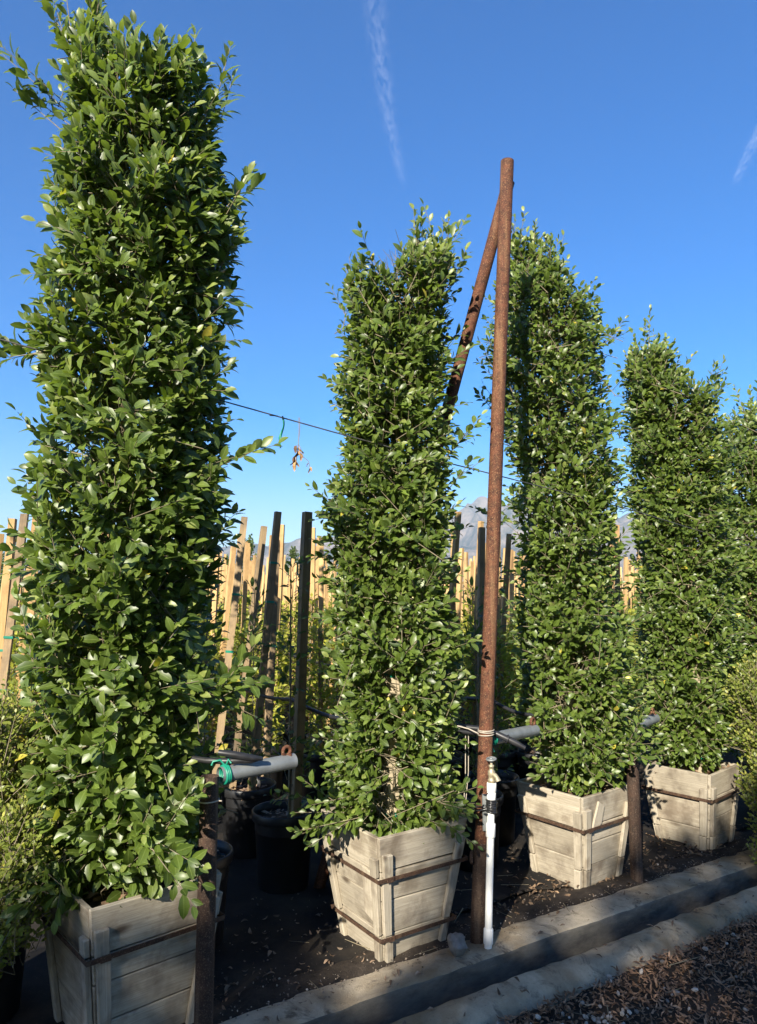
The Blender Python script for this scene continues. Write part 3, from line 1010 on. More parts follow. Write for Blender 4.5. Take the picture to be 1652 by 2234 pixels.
column_tree(T1, 2.85, 0.46, 2900, 0.065, 'tallest and nearest columnar tree with big dark green leaves, in the shaded box',
            [(-1.28, 2.8, 3.75, -1.44, 2.8, 4.26, 4), (-1.18, 2.82, 3.8, -1.24, 2.85, 4.33, 5), (-1.32, 2.8, 3.62, -1.60, 2.75, 3.86, 3), (-1.35, 2.82, 3.55, -1.55, 2.8, 3.72, 2), (-1.02, 2.85, 3.75, -1.05, 2.85, 4.02, 3), (-0.82, 2.85, 3.7, -0.80, 2.85, 4.02, 3), (-0.72, 2.85, 3.6, -0.67, 2.85, 3.86, 3),
             (-0.72, 2.80, 2.06, -0.49, 2.72, 2.14, 2), (-0.74, 2.80, 2.22, -0.56, 2.72, 2.27, 1), (-0.64, 2.8, 3.18, -0.50, 2.78, 3.28, 3), (-1.35, 2.8, 2.52, -1.52, 2.75, 2.62, 4), (-0.80, 2.62, 0.80, -0.62, 2.50, 0.92, 5), (-0.85, 2.60, 0.74, -0.60, 2.52, 0.62, 4), (-1.1, 2.62, 0.70, -1.16, 2.5, 0.55, 4)], 1.0, rough=0.9)
column_tree(T2, 3.48, 0.47, 2900, 0.051, 'columnar tree with a notched two-lobed top in the pale box beside the white standpipe',
            [(0.20, 3.48, 3.25, 0.22, 3.46, 3.54, 5), (0.30, 3.48, 3.2, 0.34, 3.46, 3.50, 4), (0.36, 3.48, 3.12, 0.45, 3.46, 3.34, 3), (-0.12, 3.48, 3.05, -0.15, 3.46, 3.30, 4), (-0.05, 3.48, 3.05, -0.07, 3.46, 3.26, 3), (-0.15, 3.45, 2.95, -0.24, 3.42, 3.12, 2), (0.30, 3.4, 2.22, 0.47, 3.34, 2.40, 3), (0.32, 3.4, 2.1, 0.49, 3.35, 2.22, 2),
             (-0.1, 3.3, 0.62, -0.36, 3.16, 0.66, 5), (-0.08, 3.28, 0.62, -0.30, 3.16, 0.52, 4), (0.2, 3.34, 0.66, 0.42, 3.22, 0.68, 5), (0.18, 3.36, 0.64, 0.40, 3.26, 0.62, 3)], 2.0,
            [(-0.01, 0.095, 0.58, 0.87), (0.02, 0.09, 1.11, 1.25)], yellow=0.006, rough=0.75, cuts=[(-0.015, 0.09, 3.13, 3.7), (-0.4, 0.10, 3.29, 3.7), (-0.045, 0.11, 3.19, 3.7), (0.10, 0.13, 3.36, 3.7)])
column_tree(T3, 4.23, 0.44, 3000, 0.050, 'columnar tree rising just right of the tall rusty post, partly behind it',
            [(0.86, 4.2, 3.6, 0.85, 4.2, 3.92, 4), (0.95, 4.2, 3.6, 0.98, 4.2, 3.84, 4), (1.05, 4.2, 3.5, 1.12, 4.2, 3.78, 4), (1.2, 4.2, 3.3, 1.27, 4.2, 3.46, 3), (0.75, 4.2, 2.82, 0.60, 4.15, 2.98, 4), (0.75, 4.2, 2.70, 0.62, 4.15, 2.75, 3), (0.80, 4.2, 2.0, 0.56, 4.1, 2.08, 3), (1.38, 4.2, 3.1, 1.49, 4.15, 3.24, 4),
             (1.3, 4.0, 0.74, 1.46, 3.86, 0.84, 5), (1.35, 4.0, 0.68, 1.50, 3.92, 0.74, 4), (0.95, 4.05, 0.62, 0.84, 3.98, 0.60, 3)], 3.0, yellow=0.005)
column_tree(T4, 4.79, 0.43, 2900, 0.050, 'columnar tree with a pointed left top in the farthest box',
            [(1.86, 4.79, 3.15, 1.86, 4.79, 3.44, 5), (1.97, 4.79, 3.1, 2.0, 4.79, 3.36, 4), (1.76, 4.79, 3.05, 1.72, 4.79, 3.26, 3), (2.22, 4.79, 2.85, 2.34, 4.79, 3.18, 4), (2.28, 4.79, 2.8, 2.40, 4.79, 3.05, 3), (2.0, 4.65, 0.64, 1.85, 4.52, 0.62, 4), (1.9, 4.68, 0.62, 1.76, 4.58, 0.60, 4)], 4.0, yellow=0.005)
column_tree(T5, 5.42, 0.43, 2400, 0.050, 'rightmost columnar tree, cut by the right edge of the photo',
            [(2.88, 5.4, 2.9, 2.9, 5.4, 3.16, 4), (3.02, 5.4, 2.9, 3.1, 5.4, 3.1, 3)], 5.0, singles=200)

# a support stake stands inside each crown
def stake_mesh(name, L, w, m, d=None):
    """square sawn stake along local X (grain), standing once rotated"""
    d = d or w
    mb = MB()
    n = 6
    prev = None
    rings = []
    for i in range(n + 1):
        x = L * i / n
        k = 1 + 0.05 * math.sin(i * 2.3 + L * 9)
        b = 0.004 * math.sin(i * 1.1 + L * 5)
        rings.append([(x, -w / 2 * k, -d / 2 * k + b), (x, w / 2 * k, -d / 2 * k + b), (x, w / 2 * k, d / 2 * k + b), (x, -w / 2 * k, d / 2 * k + b)])
    vs = [p for r_ in rings for p in r_]
    fs = [(i * 4 + k, i * 4 + (k + 1) % 4, i * 4 + 4 + (k + 1) % 4, i * 4 + 4 + k) for i in range(n) for k in range(4)]
    fs += [(3, 2, 1, 0), (n * 4, n * 4 + 1, n * 4 + 2, n * 4 + 3)]
    mb.add(vs, [f[::-1] for f in fs])
    me = mb.mesh(name, m)
    bm = bmesh.new(); bm.from_mesh(me)
    bmesh.ops.recalc_face_normals(bm, faces=bm.faces[:])
    bm.to_mesh(me); bm.free()
    return me


def lean_rot(dx, dy, spin):
    """rotation that stands local X up along (dx, dy, 1), spun about its own axis"""
    z = Vector((dx, dy, 1)).normalized()
    a = Vector((math.cos(spin), math.sin(spin), 0))
    a = (a - z * a.dot(z)).normalized()
    b = z.cross(a)
    return Matrix((z, a, b)).transposed().to_euler()


def stake(me, base, lean, spin, label, group, ties=(), name='wooden_stake', w=0.045):
    o = link(name, me, None, base, lean_rot(lean[0], lean[1], spin))
    tag(o, label, 'stake', group)
    for x in ties:
        mb = MB()
        k = w / 2 + 0.0025
        mb.hexa([(x, -k, -k), (x, k, -k), (x, k, k), (x, -k, k), (x + .014, -k, -k), (x + .014, k, -k), (x + .014, k, k), (x + .014, -k, k)])
        mb.tube([(x + .007, k, 0), (x + .005, k + .02, .01), (x - .012, k + .03, .014)], 0.0035, 5)
        mb.build('tie_tape', M['tape_green'], o)
    return o


cream = stake_mesh('cream_stake', 1.5, 0.060, M['cream_stake'], 0.05)
for (x, y, z, tx, lab) in ((0.055, 3.42, 0.42, 0.02, 'pale stake showing through the gap low in the notched tree'),
                           (2.08, 4.72, 0.38, -0.01, 'pale stake low inside the tree of the farthest box')):
    stake(cream, (x, y, z), (tx, 0), 0.5, lab, None, (0.15, 0.78), w=0.060)

# ------------------------------------------------------------------ steel posts, wire and hoses
def pipe_mesh(mb, pts, r, n=28, wall=0.005):
    mb.tube(pts, r, n, cap=False)
    # open end at the far end: annulus and a short inner wall
    p, q = Vector(pts[-1]), Vector(pts[-2])
    t = (p - q).normalized()
    a = Vector((0, 0, 1)) if abs(t.z) < 0.9 else Vector((1, 0, 0))
    a = (a - t * a.dot(t)).normalized()
    b = t.cross(a)
    o = [p + (a * math.cos(2 * math.pi * k / n) + b * math.sin(2 * math.pi * k / n)) * r for k in range(n)]
    i_ = [p + (a * math.cos(2 * math.pi * k / n) + b * math.sin(2 * math.pi * k / n)) * (r - wall) for k in range(n)]
    j_ = [x - t * 0.12 for x in i_]
    mb.add(o + i_, [(k, (k + 1) % n, n + (k + 1) % n, n + k) for k in range(n)])
    mb.add(i_ + j_, [(k, (k + 1) % n, n + (k + 1) % n, n + k) for k in range(n)], True)
    mb.add(j_, [tuple(range(n))])


PB = Vector((0.451, 3.417, 0.0))
LEANX = (0.660 - 0.451) / 3.79
post = empty('rusty_post', PB)
tag(post, 'tall leaning rusty steel post with a welded brace at its top, behind the white standpipe', 'steel post')


def on_post(z): return Vector((LEANX * z, 0, z))


mb = MB()
pipe_mesh(mb, [on_post(z) for z in (0.44, 1.2, 2.0, 3.0, 3.79)], 0.0335)
mb.build('pipe', M['rust'], post)
mb = MB()
mb.tube([on_post(z) for z in (-0.05, 0.2, 0.452)], 0.0375, 28)
mb.build('sleeve', M['dark_rust'], post)
mb = MB()
mb.torus(on_post(0.40) + Vector((-0.045, -0.012, -0.01)), (0.25, 1, 0), (0, 0, 1), 0.022, 0.009)
mb.torus(on_post(0.452), (1, 0, 0), (0, 1, 0), 0.0365, 0.0035, 28, 6)
mb.build('weld_ring', M['dark_rust'], post)
mb = MB()
b0 = on_post(3.60) + Vector((-0.005, 0.045, 0))
b1 = b0 + Vector((-0.25, 0.15, -0.93)) * 3.87
mb.tube([b0 + (b0 - b1).normalized() * 0.10, b0, b0.lerp(b1, 0.5), b1], 0.0315, 24)
mb.build('brace', M['rust'], post)
mb = MB()
a0, a1 = Vector((0.515, 3.46, 0.902)) - PB, Vector((0.815, 3.80, 0.852 + 0.03)) - PB
pipe_mesh(mb, [a0, a0.lerp(a1, 0.5), a1], 0.029)
mb.build('arm_pipe', M['galv'], post)
mb = MB()
mb.torus(a1 + Vector((-0.015, -0.02, 0.045)), (0.66, 0.75, 0), (0, 0, 1), 0.019, 0.0075)
mb.build('eye', M['rust'], post)
mb = MB()
for dz, tl in ((0.0, 0.006), (0.012, -0.004), (0.020, 0.003)):
    c = on_post(0.935 + dz)
    mb.torus(c, (1, 0, tl * 8), (0, 1, 0), 0.0365, 0.0028, 26, 6)
mb.tube([on_post(0.94) + Vector((-0.036, -0.01, 0)), on_post(0.95) + Vector((-0.08, 0.01, 0.008)), on_post(0.96) + Vector((-0.13, 0.04, 0.006))], 0.0028, 6)
mb.build('tie_wire', M['tie_wire'], post)
mb = MB()
for q in range(3):
    c = a0.lerp(a1, 0.03 + 0.025 * q)
    t_ = (a1 - a0).normalized()
    s_ = Vector((-t_.y, t_.x, 0)).normalized()
    mb.torus(c, s_, t_.cross(s_), 0.031, 0.006, 20, 6)
mb.tube([a0.lerp(a1, 0.05) + Vector((0.0, -0.03, -0.02)), a0.lerp(a1, 0.06) + Vector((0.01, -0.04, -0.05))], 0.004, 5)
mb.build('green_tape', M['tape_green'], post)


def stub(base, h, r, arm, label, eye=True, tape=True):
    o = empty('pipe_post', base)
    tag(o, label, 'steel post', 'short pipe posts along the row')
    mb = MB()
    pipe_mesh(mb, [(0, 0, -0.05), (0, 0, h * 0.5), (0.0, 0, h)], r, 26, 0.006)
    mb.build('pipe', M['dark_rust'], o)
    a0, a1 = Vector(arm[0]) - base, Vector(arm[1]) - base
    mb = MB()
    pipe_mesh(mb, [a0, a0.lerp(a1, 0.5), a1], 0.029)
    mb.build('arm_pipe', M['galv'], o)
    if eye:
        mb = MB()
        mb.torus(a1 + (a0 - a1).normalized() * 0.035 + Vector((0, 0, 0.043)), (a1 - a0), (0, 0, 1), 0.017, 0.0075)
        mb.box(a1 + (a0 - a1).normalized() * 0.035 + Vector((0, 0, 0.028)), (0.04, 0.012, 0.008))
        mb.build('eye', M['rust'], o)
    if tape:
        mb = MB()
        t_ = (a1 - a0).normalized()
        s_ = Vector((-t_.y, t_.x, 0)).normalized()
        for q in range(3):
            mb.torus(a0.lerp(a1, 0.05 + 0.02 * q), s_, t_.cross(s_) + s_ * 0.1, 0.031, 0.0055, 20, 6)
        c = a0.lerp(a1, 0.07) + Vector((0, 0, 0.03))
        mb.tube([c, c + Vector((-0.02, -0.005, 0.022)), c + Vector((-0.045, -0.01, 0.018)), c + Vector((-0.05, -0.012, 0.004))], 0.004, 6)
        mb.tube([c, c + Vector((0.012, -0.008, 0.026)), c + Vector((0.022, -0.01, 0.012))], 0.0035, 6)
        mb.build('green_tape', M['tape_green'], o)
    mb = MB()
    mb.torus((0, 0, h - 0.085), (1, 0, 0.05), (0, 1, 0), r + 0.003, 0.0026, 26, 6)
    mb.tube([(r, -0.01, h - 0.084), (r + 0.018, -0.02, h - 0.082)], 0.0026, 5)
    mb.build('tie_wire', M['tie_wire'], o)
    return o


stub(Vector((-0.620, 2.70, 0)), 0.925, 0.033, ((-0.588, 2.725, 0.922), (-0.338, 2.93, 0.927)), 'short brown pipe post with grey arm and green tape at the shaded box corner')
stub(Vector((1.419, 4.099, 0)), 0.79, 0.0335, ((1.455, 4.13, 0.845), (1.655, 4.36, 0.845)), 'short dark brown pipe post between the two farther pale boxes', True, False)

# folded ends of black irrigation hose tied to the arms
mb = MB()
p0 = Vector((-0.578, 2.735, 0.968))
mb.tube([p0 + Vector((-0.20, 0.08, 0.004)), p0 + Vector((-0.07, 0.02, 0.0)), p0 + Vector((0.01, 0.01, 0.0)), p0 + Vector((0.10, 0.03, 0.0)), p0 + Vector((0.135, 0.045, 0.004))], [0.010, 0.011, 0.012, 0.013, 0.007], 10)
mb.tube([p0 + Vector((-0.02, 0.0, 0.034)), p0 + Vector((0.04, 0.0, 0.026)), p0 + Vector((0.10, 0.02, 0.010)), p0 + Vector((0.138, 0.044, 0.001))], [0.011, 0.013, 0.013, 0.007], 10)
tag(mb.build('irrigation_hose', M['hose']), 'folded end of black hose tied with green tape on the near pipe post', 'hose')
mb = MB()
p0 = Vector((0.53, 3.43, 0.93))
mb.tube([p0 + Vector((-0.36, 0.10, 0.035)), p0 + Vector((-0.14, 0.04, 0.03)), p0 + Vector((-0.05, 0.045, 0.02)), p0 + Vector((0.03, 0.02, 0.0)), p0 + Vector((0.10, 0.0, -0.03)), p0 + Vector((0.155, -0.01, -0.058))], [0.012, 0.013, 0.013, 0.014, 0.016, 0.010], 10)
mb.tube([p0 + Vector((-0.17, 0.03, 0.012)), p0 + Vector((-0.06, 0.04, 0.0))], [0.010, 0.012], 8)
mb.torus(p0 + Vector((0.075, 0.005, -0.02)), (0, 1, 0), (0.4, 0, 1), 0.019, 0.003, 16, 6)
tag(mb.build('irrigation_hose', M['hose']), 'shiny black hose end tied with green tape to the tall rusty post', 'hose')
mb = MB()
for dx in (0.0, 0.014):
    mb.tube([(0.415 + dx, 3.48, 0.935), (0.412 + dx, 3.48, 0.75), (0.402 + dx * 0.6, 3.48, 0.60)], 0.0022, 6)
mb.torus((0.405, 3.48, 0.60), (1, 0, 0), (0, 0, 1), 0.005, 0.0022, 10, 5)
tag(mb.build('hanging_wire', M['tie_wire']), 'thin doubled wire hanging down left of the tall rusty post', 'wire')

# trellis wire along the row
WP = [Vector(p) for p in [(-1.97, 2.347, 2.65), (-1.432, 2.595, 2.547), (-0.568, 3.008, 2.39), (-0.211, 3.18, 2.324), (0.359, 3.448, 2.224), (0.544, 3.526, 2.193), (1.508, 4.212, 2.084), (3.9, 5.66, 1.66)]]


def wire_at(x):
    for a_, b_ in zip(WP, WP[1:]):
        if x <= b_.x: break
    return a_.lerp(b_, (x - a_.x) / (b_.x - a_.x))


mb = MB()
pts = [wire_at(WP[0].x + (WP[-1].x - WP[0].x) * i / 90) for i in range(91)]
mb.tube(pts, 0.0030, 6)
for x in (-0.424, 0.50, 0.475, 0.455):
    c = wire_at(x)
    mb.torus(c, (0, 1, 0), (0, 0, 1), 0.0065, 0.0028, 10, 5)
mb.tube([wire_at(-0.444) + Vector((0, 0, 0.002)), wire_at(-0.469) + Vector((-0.01, 0, -0.003))], 0.0025, 5)
tag(mb.build('trellis_wire', M['wire']), 'long thin trellis wire strung from the tallest tree past the rusty post', 'wire')

# green tape and dried leaf sprig hanging from the wire
c = wire_at(-0.424)
mb = MB()
vs, fs = [], []
for i in range(10):
    s = i / 9
    tw = 1.1 * math.sin(s * 5.0)
    w = 0.0045 + 0.003 * s
    p = c + Vector((0.006 * math.sin(s * 7) - 0.012 * s * s, 0.004 * s, -0.135 * s))
    a = Vector((math.cos(tw), math.sin(tw), 0)) * w
    b = Vector((-math.sin(tw), math.cos(tw), 0)) * 0.0006
    vs += [p - a - b, p + a - b, p + a + b, p - a + b]
for i in range(9):
    fs += [(i * 4 + k, i * 4 + (k + 1) % 4, i * 4 + 4 + (k + 1) % 4, i * 4 + 4 + k) for k in range(4)]
mb.add(vs, fs, True)
tag(mb.build('tape_strip', M['tape_green']), 'strip of green tape dangling from the trellis wire', 'tape')

c = wire_at(-0.357)
sp = empty('dead_sprig', c)
tag(sp, 'dried brown leaf cluster hanging from the trellis wire between the first two trees', 'dead leaves')
mb = MB()
mb.tube([(0, 0, 0.022), (0.002, 0, -0.03), (0.0, 0, -0.10)], 0.0013, 5)
mb.tube([(0.004, 0.002, 0.022), (0.006, 0, -0.03), (0.0, 0, -0.10)], 0.0013, 5)
mb.tube([(0, 0, -0.10), (0.012, 0, -0.12), (0.02, 0.004, -0.155), (0.045, 0.01, -0.175), (0.052, 0.01, -0.205)], 0.0014, 5)
mb.tube([(0, 0, -0.10), (-0.006, 0, -0.15), (-0.012, 0, -0.215)], 0.0018, 5)
mb.build('stem', M['twig'], sp)
k = 0
for (x, y, z, dx, dz, L, w) in ((-0.006, 0, -0.105, -0.25, -1, .055, 1.2), (0.006, .004, -0.105, 0.35, -1, .06, 1.0), (-0.004, -.005, -0.125, -0.1, -1, .06, 1.3), (0.006, -.004, -0.13, .3, -1, .05, 1.1), (-0.008, .003, -.15, -.5, -1, .065, 1.0),
                                (-0.01, -.003, -.155, -.2, -1, .06, .9), (-.006, .004, -.165, .15, -1, .055, 1.1), (-.012, 0, -.18, -.05, -1, .06, 1.0), (0.012, .003, -.14, .1, -1, .05, 1.0), (-.02, .002, -.165, -.4, -1, .05, .8), (.05, .01, -.185, -.7, -.6, .032, .7), (.052, .01, -.2, -.35, -1, .045, .6), (.053, .01, -.2, .25, -1, .032, 1.1)):
    d = np.array([[dx, random.uniform(-.3, .3), dz]])
    F = frames(nrm(d + np.array([[random.uniform(-.15, .15), 0, 0]])), np.array([[random.uniform(-1.5, 1.5), -1, .2]]))
    col = np.array([[0.42, 0.26, 0.13]]) * random.uniform(0.7, 1.25) if k % 5 else np.array([[0.12, 0.075, 0.045]])
    tpl = LT.copy(); tpl[:, 2] += 0.16 * np.sin(tpl[:, 1] * 6) + 0.35 * np.abs(tpl[:, 0])
    o = link('dried_leaf', leaf_mesh('dried_leaf', tpl, LF, np.zeros((1, 3)), F, np.array([L * 0.72]), col, M['dry'], w * 0.8), sp, (x, y, z))
    k += 1

# ------------------------------------------------------------------ white standpipe with tap, rock
SP = Vector((0.487, 3.352, 0.022))
st = empty('standpipe', SP)
tag(st, 'white plastic standpipe with a metal tap, taped in front of the rusty post', 'standpipe')
lx = (0.512 - 0.483) / 0.723
sp_at = lambda z: Vector((lx * z, 0, z))
mb = MB(); mb.tube([sp_at(z) for z in (0.0, 0.3, 0.66)], 0.0165, 24)
mb.build('pipe', M['pvc'], st)
for z0, z1, r in ((0.020, 0.085, 0.0215), (0.475, 0.535, 0.0215), (0.636, 0.672, 0.0205), (0.673, 0.712, 0.0218)):
    mb = MB()
    e = 0.003
    mb.tube([sp_at(z0), sp_at(z0 + e), sp_at(z1 - e), sp_at(z1)], [r - 0.002, r, r, r - 0.002], 24)
    mb.build('coupling', M['pvc'], st)
mb = MB()
for i in range(9):
    z = 0.585 + i * 0.006 + random.uniform(-.002, .002)
    mb.torus(sp_at(z) + Vector((random.uniform(-.002, .002), 0, 0)), (1, 0, random.uniform(-.25, .25)), (0, 1, random.uniform(-.1, .1)), 0.0195 + random.uniform(0, .003), 0.0045, 22, 6)
mb.tube([sp_at(0.605) + Vector((-.018, -.006, 0)), sp_at(0.603) + Vector((-.07, -.002, .003)), sp_at(.600) + Vector((-.078, .03, .0))], 0.004, 6)
mb.tube([sp_at(0.598) + Vector((-.018, -.006, 0)), sp_at(0.590) + Vector((-.07, -.002, -.003)), sp_at(.592) + Vector((-.078, .03, .0))], 0.004, 6)
mb.build('tape_wrap', M['tape_black'], st)
mb = MB()
mb.box(sp_at(0.575) + Vector((-0.018, 0.021, 0)), (0.036, 0.018, 0.16))
mb.build('backing_strip', M['galv'], st, bevel=0.002)
tap = MB()
tap.lathe([(0.0, 0.0), (0.017, 0.0), (0.017, 0.014), (0.0135, 0.018), (0.0145, 0.03), (0.017, 0.034), (0.017, 0.05), (0.011, 0.058), (0.010, 0.066), (0.0125, 0.067), (0.0125, 0.078), (0.006, 0.079), (0.0055, 0.098), (0.0, 0.098)], 20)
tap.tube([(0, 0, 0.040), (0.013, -0.014, 0.036), (0.022, -0.024, 0.024), (0.026, -0.029, 0.012)], [0.011, 0.0105, 0.0105, 0.0135], 14)
tp = tap.build('tap', M['brass'], st, sp_at(0.712))
hd = MB()
hd.torus((0, 0, 0), (1, 0, 0), (0, 1, 0), 0.021, 0.0042, 24, 7)
hd.lathe([(0.0, -0.005), (0.007, -0.005), (0.007, 0.006), (0.0, 0.007)], 14)
for q in range(4):
    a = q * math.pi / 2 + 0.3
    hd.tube([(0.004 * math.cos(a), 0.004 * math.sin(a), 0), (0.021 * math.cos(a), 0.021 * math.sin(a), 0)], 0.0035, 6)
hd.build('handle', M['galv'], tp, (0, 0, 0.104), (0.12, -0.1, 0.0))


def rock(label, c, s, seed, group=None, squash=(1, 1, 0.8)):
    bm = bmesh.new()
    bmesh.ops.create_icosphere(bm, subdivisions=3, radius=1)
    for v in bm.verts:
        n = v.co.normalized()
        d = 1 + 0.34 * mnoise.noise(n * 1.3 + Vector((seed, 0, 0))) + 0.12 * mnoise.noise(n * 3.4 + Vector((0, seed, 0)))
        for k in range(5):     # chop flat facets
            f = Vector((math.sin(seed * 3 + k * 2.1), math.cos(seed * 2 + k * 1.7), math.sin(k * 1.3 + seed))).normalized()
            d = min(d, 0.80 / max(0.05, n.dot(f))) if n.dot(f) > 0.6 else d
        v.co = Vector((n.x * squash[0], n.y * squash[1], n.z * squash[2])) * d * s
    me = bpy.data.meshes.new('rock')
    bm.to_mesh(me); bm.free()
    me.materials.append(M['rock'])
    o = link('rock', me, None, c, (0.2, 0.1, seed))
    tag(o, label, 'rock', group)
    return o


rock('angular grey rock on the concrete kerb between the pale box and the standpipe', (0.345, 3.30, 0.062), 0.055, 1.7, None, (0.85, 0.8, 0.95))
rock('pale rock in the shade at the left edge beside the shaded box', (-1.50, 3.02, 0.03), 0.06, 4.1)

# ------------------------------------------------------------------ nursery pots, saplings, stakes
def pot_parts():
    mb = MB()
    mb.lathe([(0.0, 0.0), (0.130, 0.0), (0.136, 0.006), (0.158, 0.350), (0.160, 0.352), (0.172, 0.356), (0.175, 0.362), (0.176, 0.398), (0.172, 0.404), (0.166, 0.402), (0.160, 0.36), (0.157, 0.30)], 40)
    body = mb.mesh('pot_body', M['black_plastic'])
    n, k = 10, 28
    vs = [(0, 0, 0.352)]
    for i in range(1, n + 1):
        for j in range(k):
            r = 0.158 * i / n
            a = 2 * math.pi * j / k
            vs.append((r * math.cos(a), r * math.sin(a), 0.345 + 0.014 * mnoise.noise(Vector((r * 30 * math.cos(a), r * 30 * math.sin(a), 1)))))
    fs = [(0, 1 + j, 1 + (j + 1) % k) for j in range(k)]
    fs += [(1 + (i - 1) * k + j, 1 + i * k + j, 1 + i * k + (j + 1) % k, 1 + (i - 1) * k + (j + 1) % k) for i in range(1, n) for j in range(k)]
    mb = MB(); mb.add(vs, fs, True)
    soil = mb.mesh('pot_soil', M['soil'])
    N = 90
    r = 0.15 * np.sqrt(rng.random(N)); a = rng.uniform(0, 6.28, N)
    pos = np.stack([r * np.cos(a), r * np.sin(a), np.full(N, 0.360)], 1)
    ld = nrm(np.stack([rng.normal(0, 1, N), rng.normal(0, 1, N), rng.normal(0, 0.25, N)], 1))
    q = rng.random((N, 1))
    col = np.array([[0.16, 0.10, 0.065]]) * (1 - q) + np.array([[0.44, 0.31, 0.22]]) * q
    chips = leaf_mesh('bark_chips', ST, SF, pos, frames(ld, np.array([[0, 0, 1.0]]) + rng.normal(0, .4, (N, 3))), rng.uniform(0.018, 0.045, N), col, M['dry'])
    return body, soil, chips


POT = pot_parts()


def pot(x, y, label, group='black nursery pots behind the wooden boxes', chips=True):
    o = empty('nursery_pot', (x, y, 0.012), random.uniform(0, 6))
    tag(o, label, 'plant pot', group)
    link('pot_body', POT[0], o)
    link('soil', POT[1], o)
    if chips: link('bark_chips', POT[2], o)['kind'] = 'stuff'
    return o


def sapling_mesh(h, n_tw, leaf, dense, dark=False):
    """slender young plant trained up a stake"""
    z = h * np.power(rng.random(n_tw), 0.8)
    a = rng.uniform(0, 6.28, n_tw)
    out = np.stack([np.cos(a), np.sin(a), np.full(n_tw, 0.75)], 1)
    base = np.stack([0.015 * np.cos(a), 0.015 * np.sin(a), z], 1)
    ln = rng.uniform(0.06, 0.19, n_tw) * np.interp(z / h, [0, .15, .6, 1.0], [0.9, 1.1, 0.85, 0.4])
    tip = base + nrm(out + rng.normal(0, 0.3, (n_tw, 3))) * ln[:, None]
    pos, ld, nn, sz, yo, idx = leaves_on(base, tip, dense, leaf, young=0.5)
    nn = nrm(0.6 * nn + 0.3 * nrm(np.stack([pos[:, 0], pos[:, 1], 0 * pos[:, 0]], 1)) + 0.6 * np.array([0.0, -0.6, 0.7]))
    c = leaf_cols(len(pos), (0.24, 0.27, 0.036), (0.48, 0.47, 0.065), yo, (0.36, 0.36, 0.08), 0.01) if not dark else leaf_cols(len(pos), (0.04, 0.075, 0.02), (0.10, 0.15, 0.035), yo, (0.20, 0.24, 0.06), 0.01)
    fol = leaf_mesh('sapling_foliage', ST if not dark else LT, SF if not dark else LF, pos, frames(ld, nn), sz, c, M['young_leaf'], 1.15 if not dark else 1.0)
    tb = np.vstack([base, np.array([[0, 0, 0.0], [0.01, 0, h * .5]])]); tt = np.vstack([tip, np.array([[0.01, 0, h * .52], [0, 0.01, h]])])
    stem = twig_mesh('sapling_stem', tb, tt, np.concatenate([np.full(n_tw, 0.0022), [0.009, 0.007]]), M['twig'], 4)
    return fol, stem


SAP = [sapling_mesh(random.uniform(0.95, 1.25), 170, 0.058, 0.022) for _ in range(9)]
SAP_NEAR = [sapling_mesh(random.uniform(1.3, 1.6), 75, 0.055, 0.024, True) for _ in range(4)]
STK = [stake_mesh('stake', random.uniform(1.60, 2.02), 0.037, M['stake']) for _ in range(8)]
STK_OLD = [stake_mesh('stake', L_, 0.046, M['old_shaded_stake']) for L_ in (1.76, 1.72, 1.80, 1.72, 1.5)]


def sapling(x, y, z, meshes, label, group, rz=None, sc=1.0):
    o = empty('young_plant', (x, y, z), random.uniform(0, 6.28) if rz is None else rz)
    o.scale = (sc, sc, sc)
    tag(o, label, 'young plant', group)
    link('foliage', meshes[0], o)['kind'] = 'stuff'
    link('stem', meshes[1], o)
    return o


G_ST, G_PL = 'wooden stakes standing in the nursery rows', 'young plants in the nursery rows'
NEARS = [
    # x, y, top x, top y, top z, mesh, ties, label
    (-0.985, 4.36, -0.853, 4.50, 2.08, 'old', (0.9, 1.25), 'leftmost front stake between the two nearest trees, with a sunlit tip'),
    (-0.93, 4.66, -0.775, 4.80, 2.05, 'old', (0.75,), 'leaning stake with a pale mottled top, second front stake from the tallest tree'),
    (-0.79, 4.56, -0.655, 4.60, 2.12, 'old', (0.35, 1.2, 1.45), 'dark stake rising from the pot beside the grey pipe arm, tallest of the front stakes'),
    (-0.455, 4.03, -0.410, 4.07, 2.055, 'old', (0.72,), 'broad blackish stake in the nearest black pot, closest to the notched tree'),
    (-0.74, 4.80, -0.70, 4.86, 1.95, 'old', (0.9,), 'thin brown stake just behind the tallest dark front stake'),
]
for i, (x, y, tx, ty, tz, kind, ties, lab) in enumerate(NEARS):
    L = tz - 0.33
    me = stake_mesh('stake', L, 0.041 if i != 3 else 0.047, M['old_shaded_stake'])
    stake(me, (x, y, 0.33), ((tx - x) / L, (ty - y) / L), 0.25 + 0.1 * i, lab, G_ST, ties, w=0.041 if i != 3 else 0.047)

POTS = [(-0.518, 4.055, 'black pot with a dark leafy sapling, nearest of the pots between the two nearest trees'),
        (-0.81, 4.562, 'black pot behind the grey pipe arm, bark showing round its pale stake'),
        (-0.845, 3.41, 'black pot half hidden behind the near short pipe post'),
        (-0.09, 4.02, 'black pot tucked behind the left side of the standpipe box'),
        (0.733, 4.758, 'black pot right behind the tap, with a lit rim and a golden stake'),
        (0.56, 4.354, 'black pot close behind the standpipe, mostly hidden by it'),
        (1.19, 5.511, 'black pot in the dark behind the tree right of the rusty post')]
for x, y, lab in POTS: pot(x, y, lab)
SL = ['dark sapling in the nearest black pot between the first two trees', 'sparse sapling on the stake behind the grey pipe arm', 'sapling in the half hidden pot by the near pipe post', 'sapling behind the standpipe box',
      'thin sapling beside the golden stake right of the rusty post', 'sapling hidden close behind the rusty post', 'sapling in the dark behind the tree right of the rusty post']
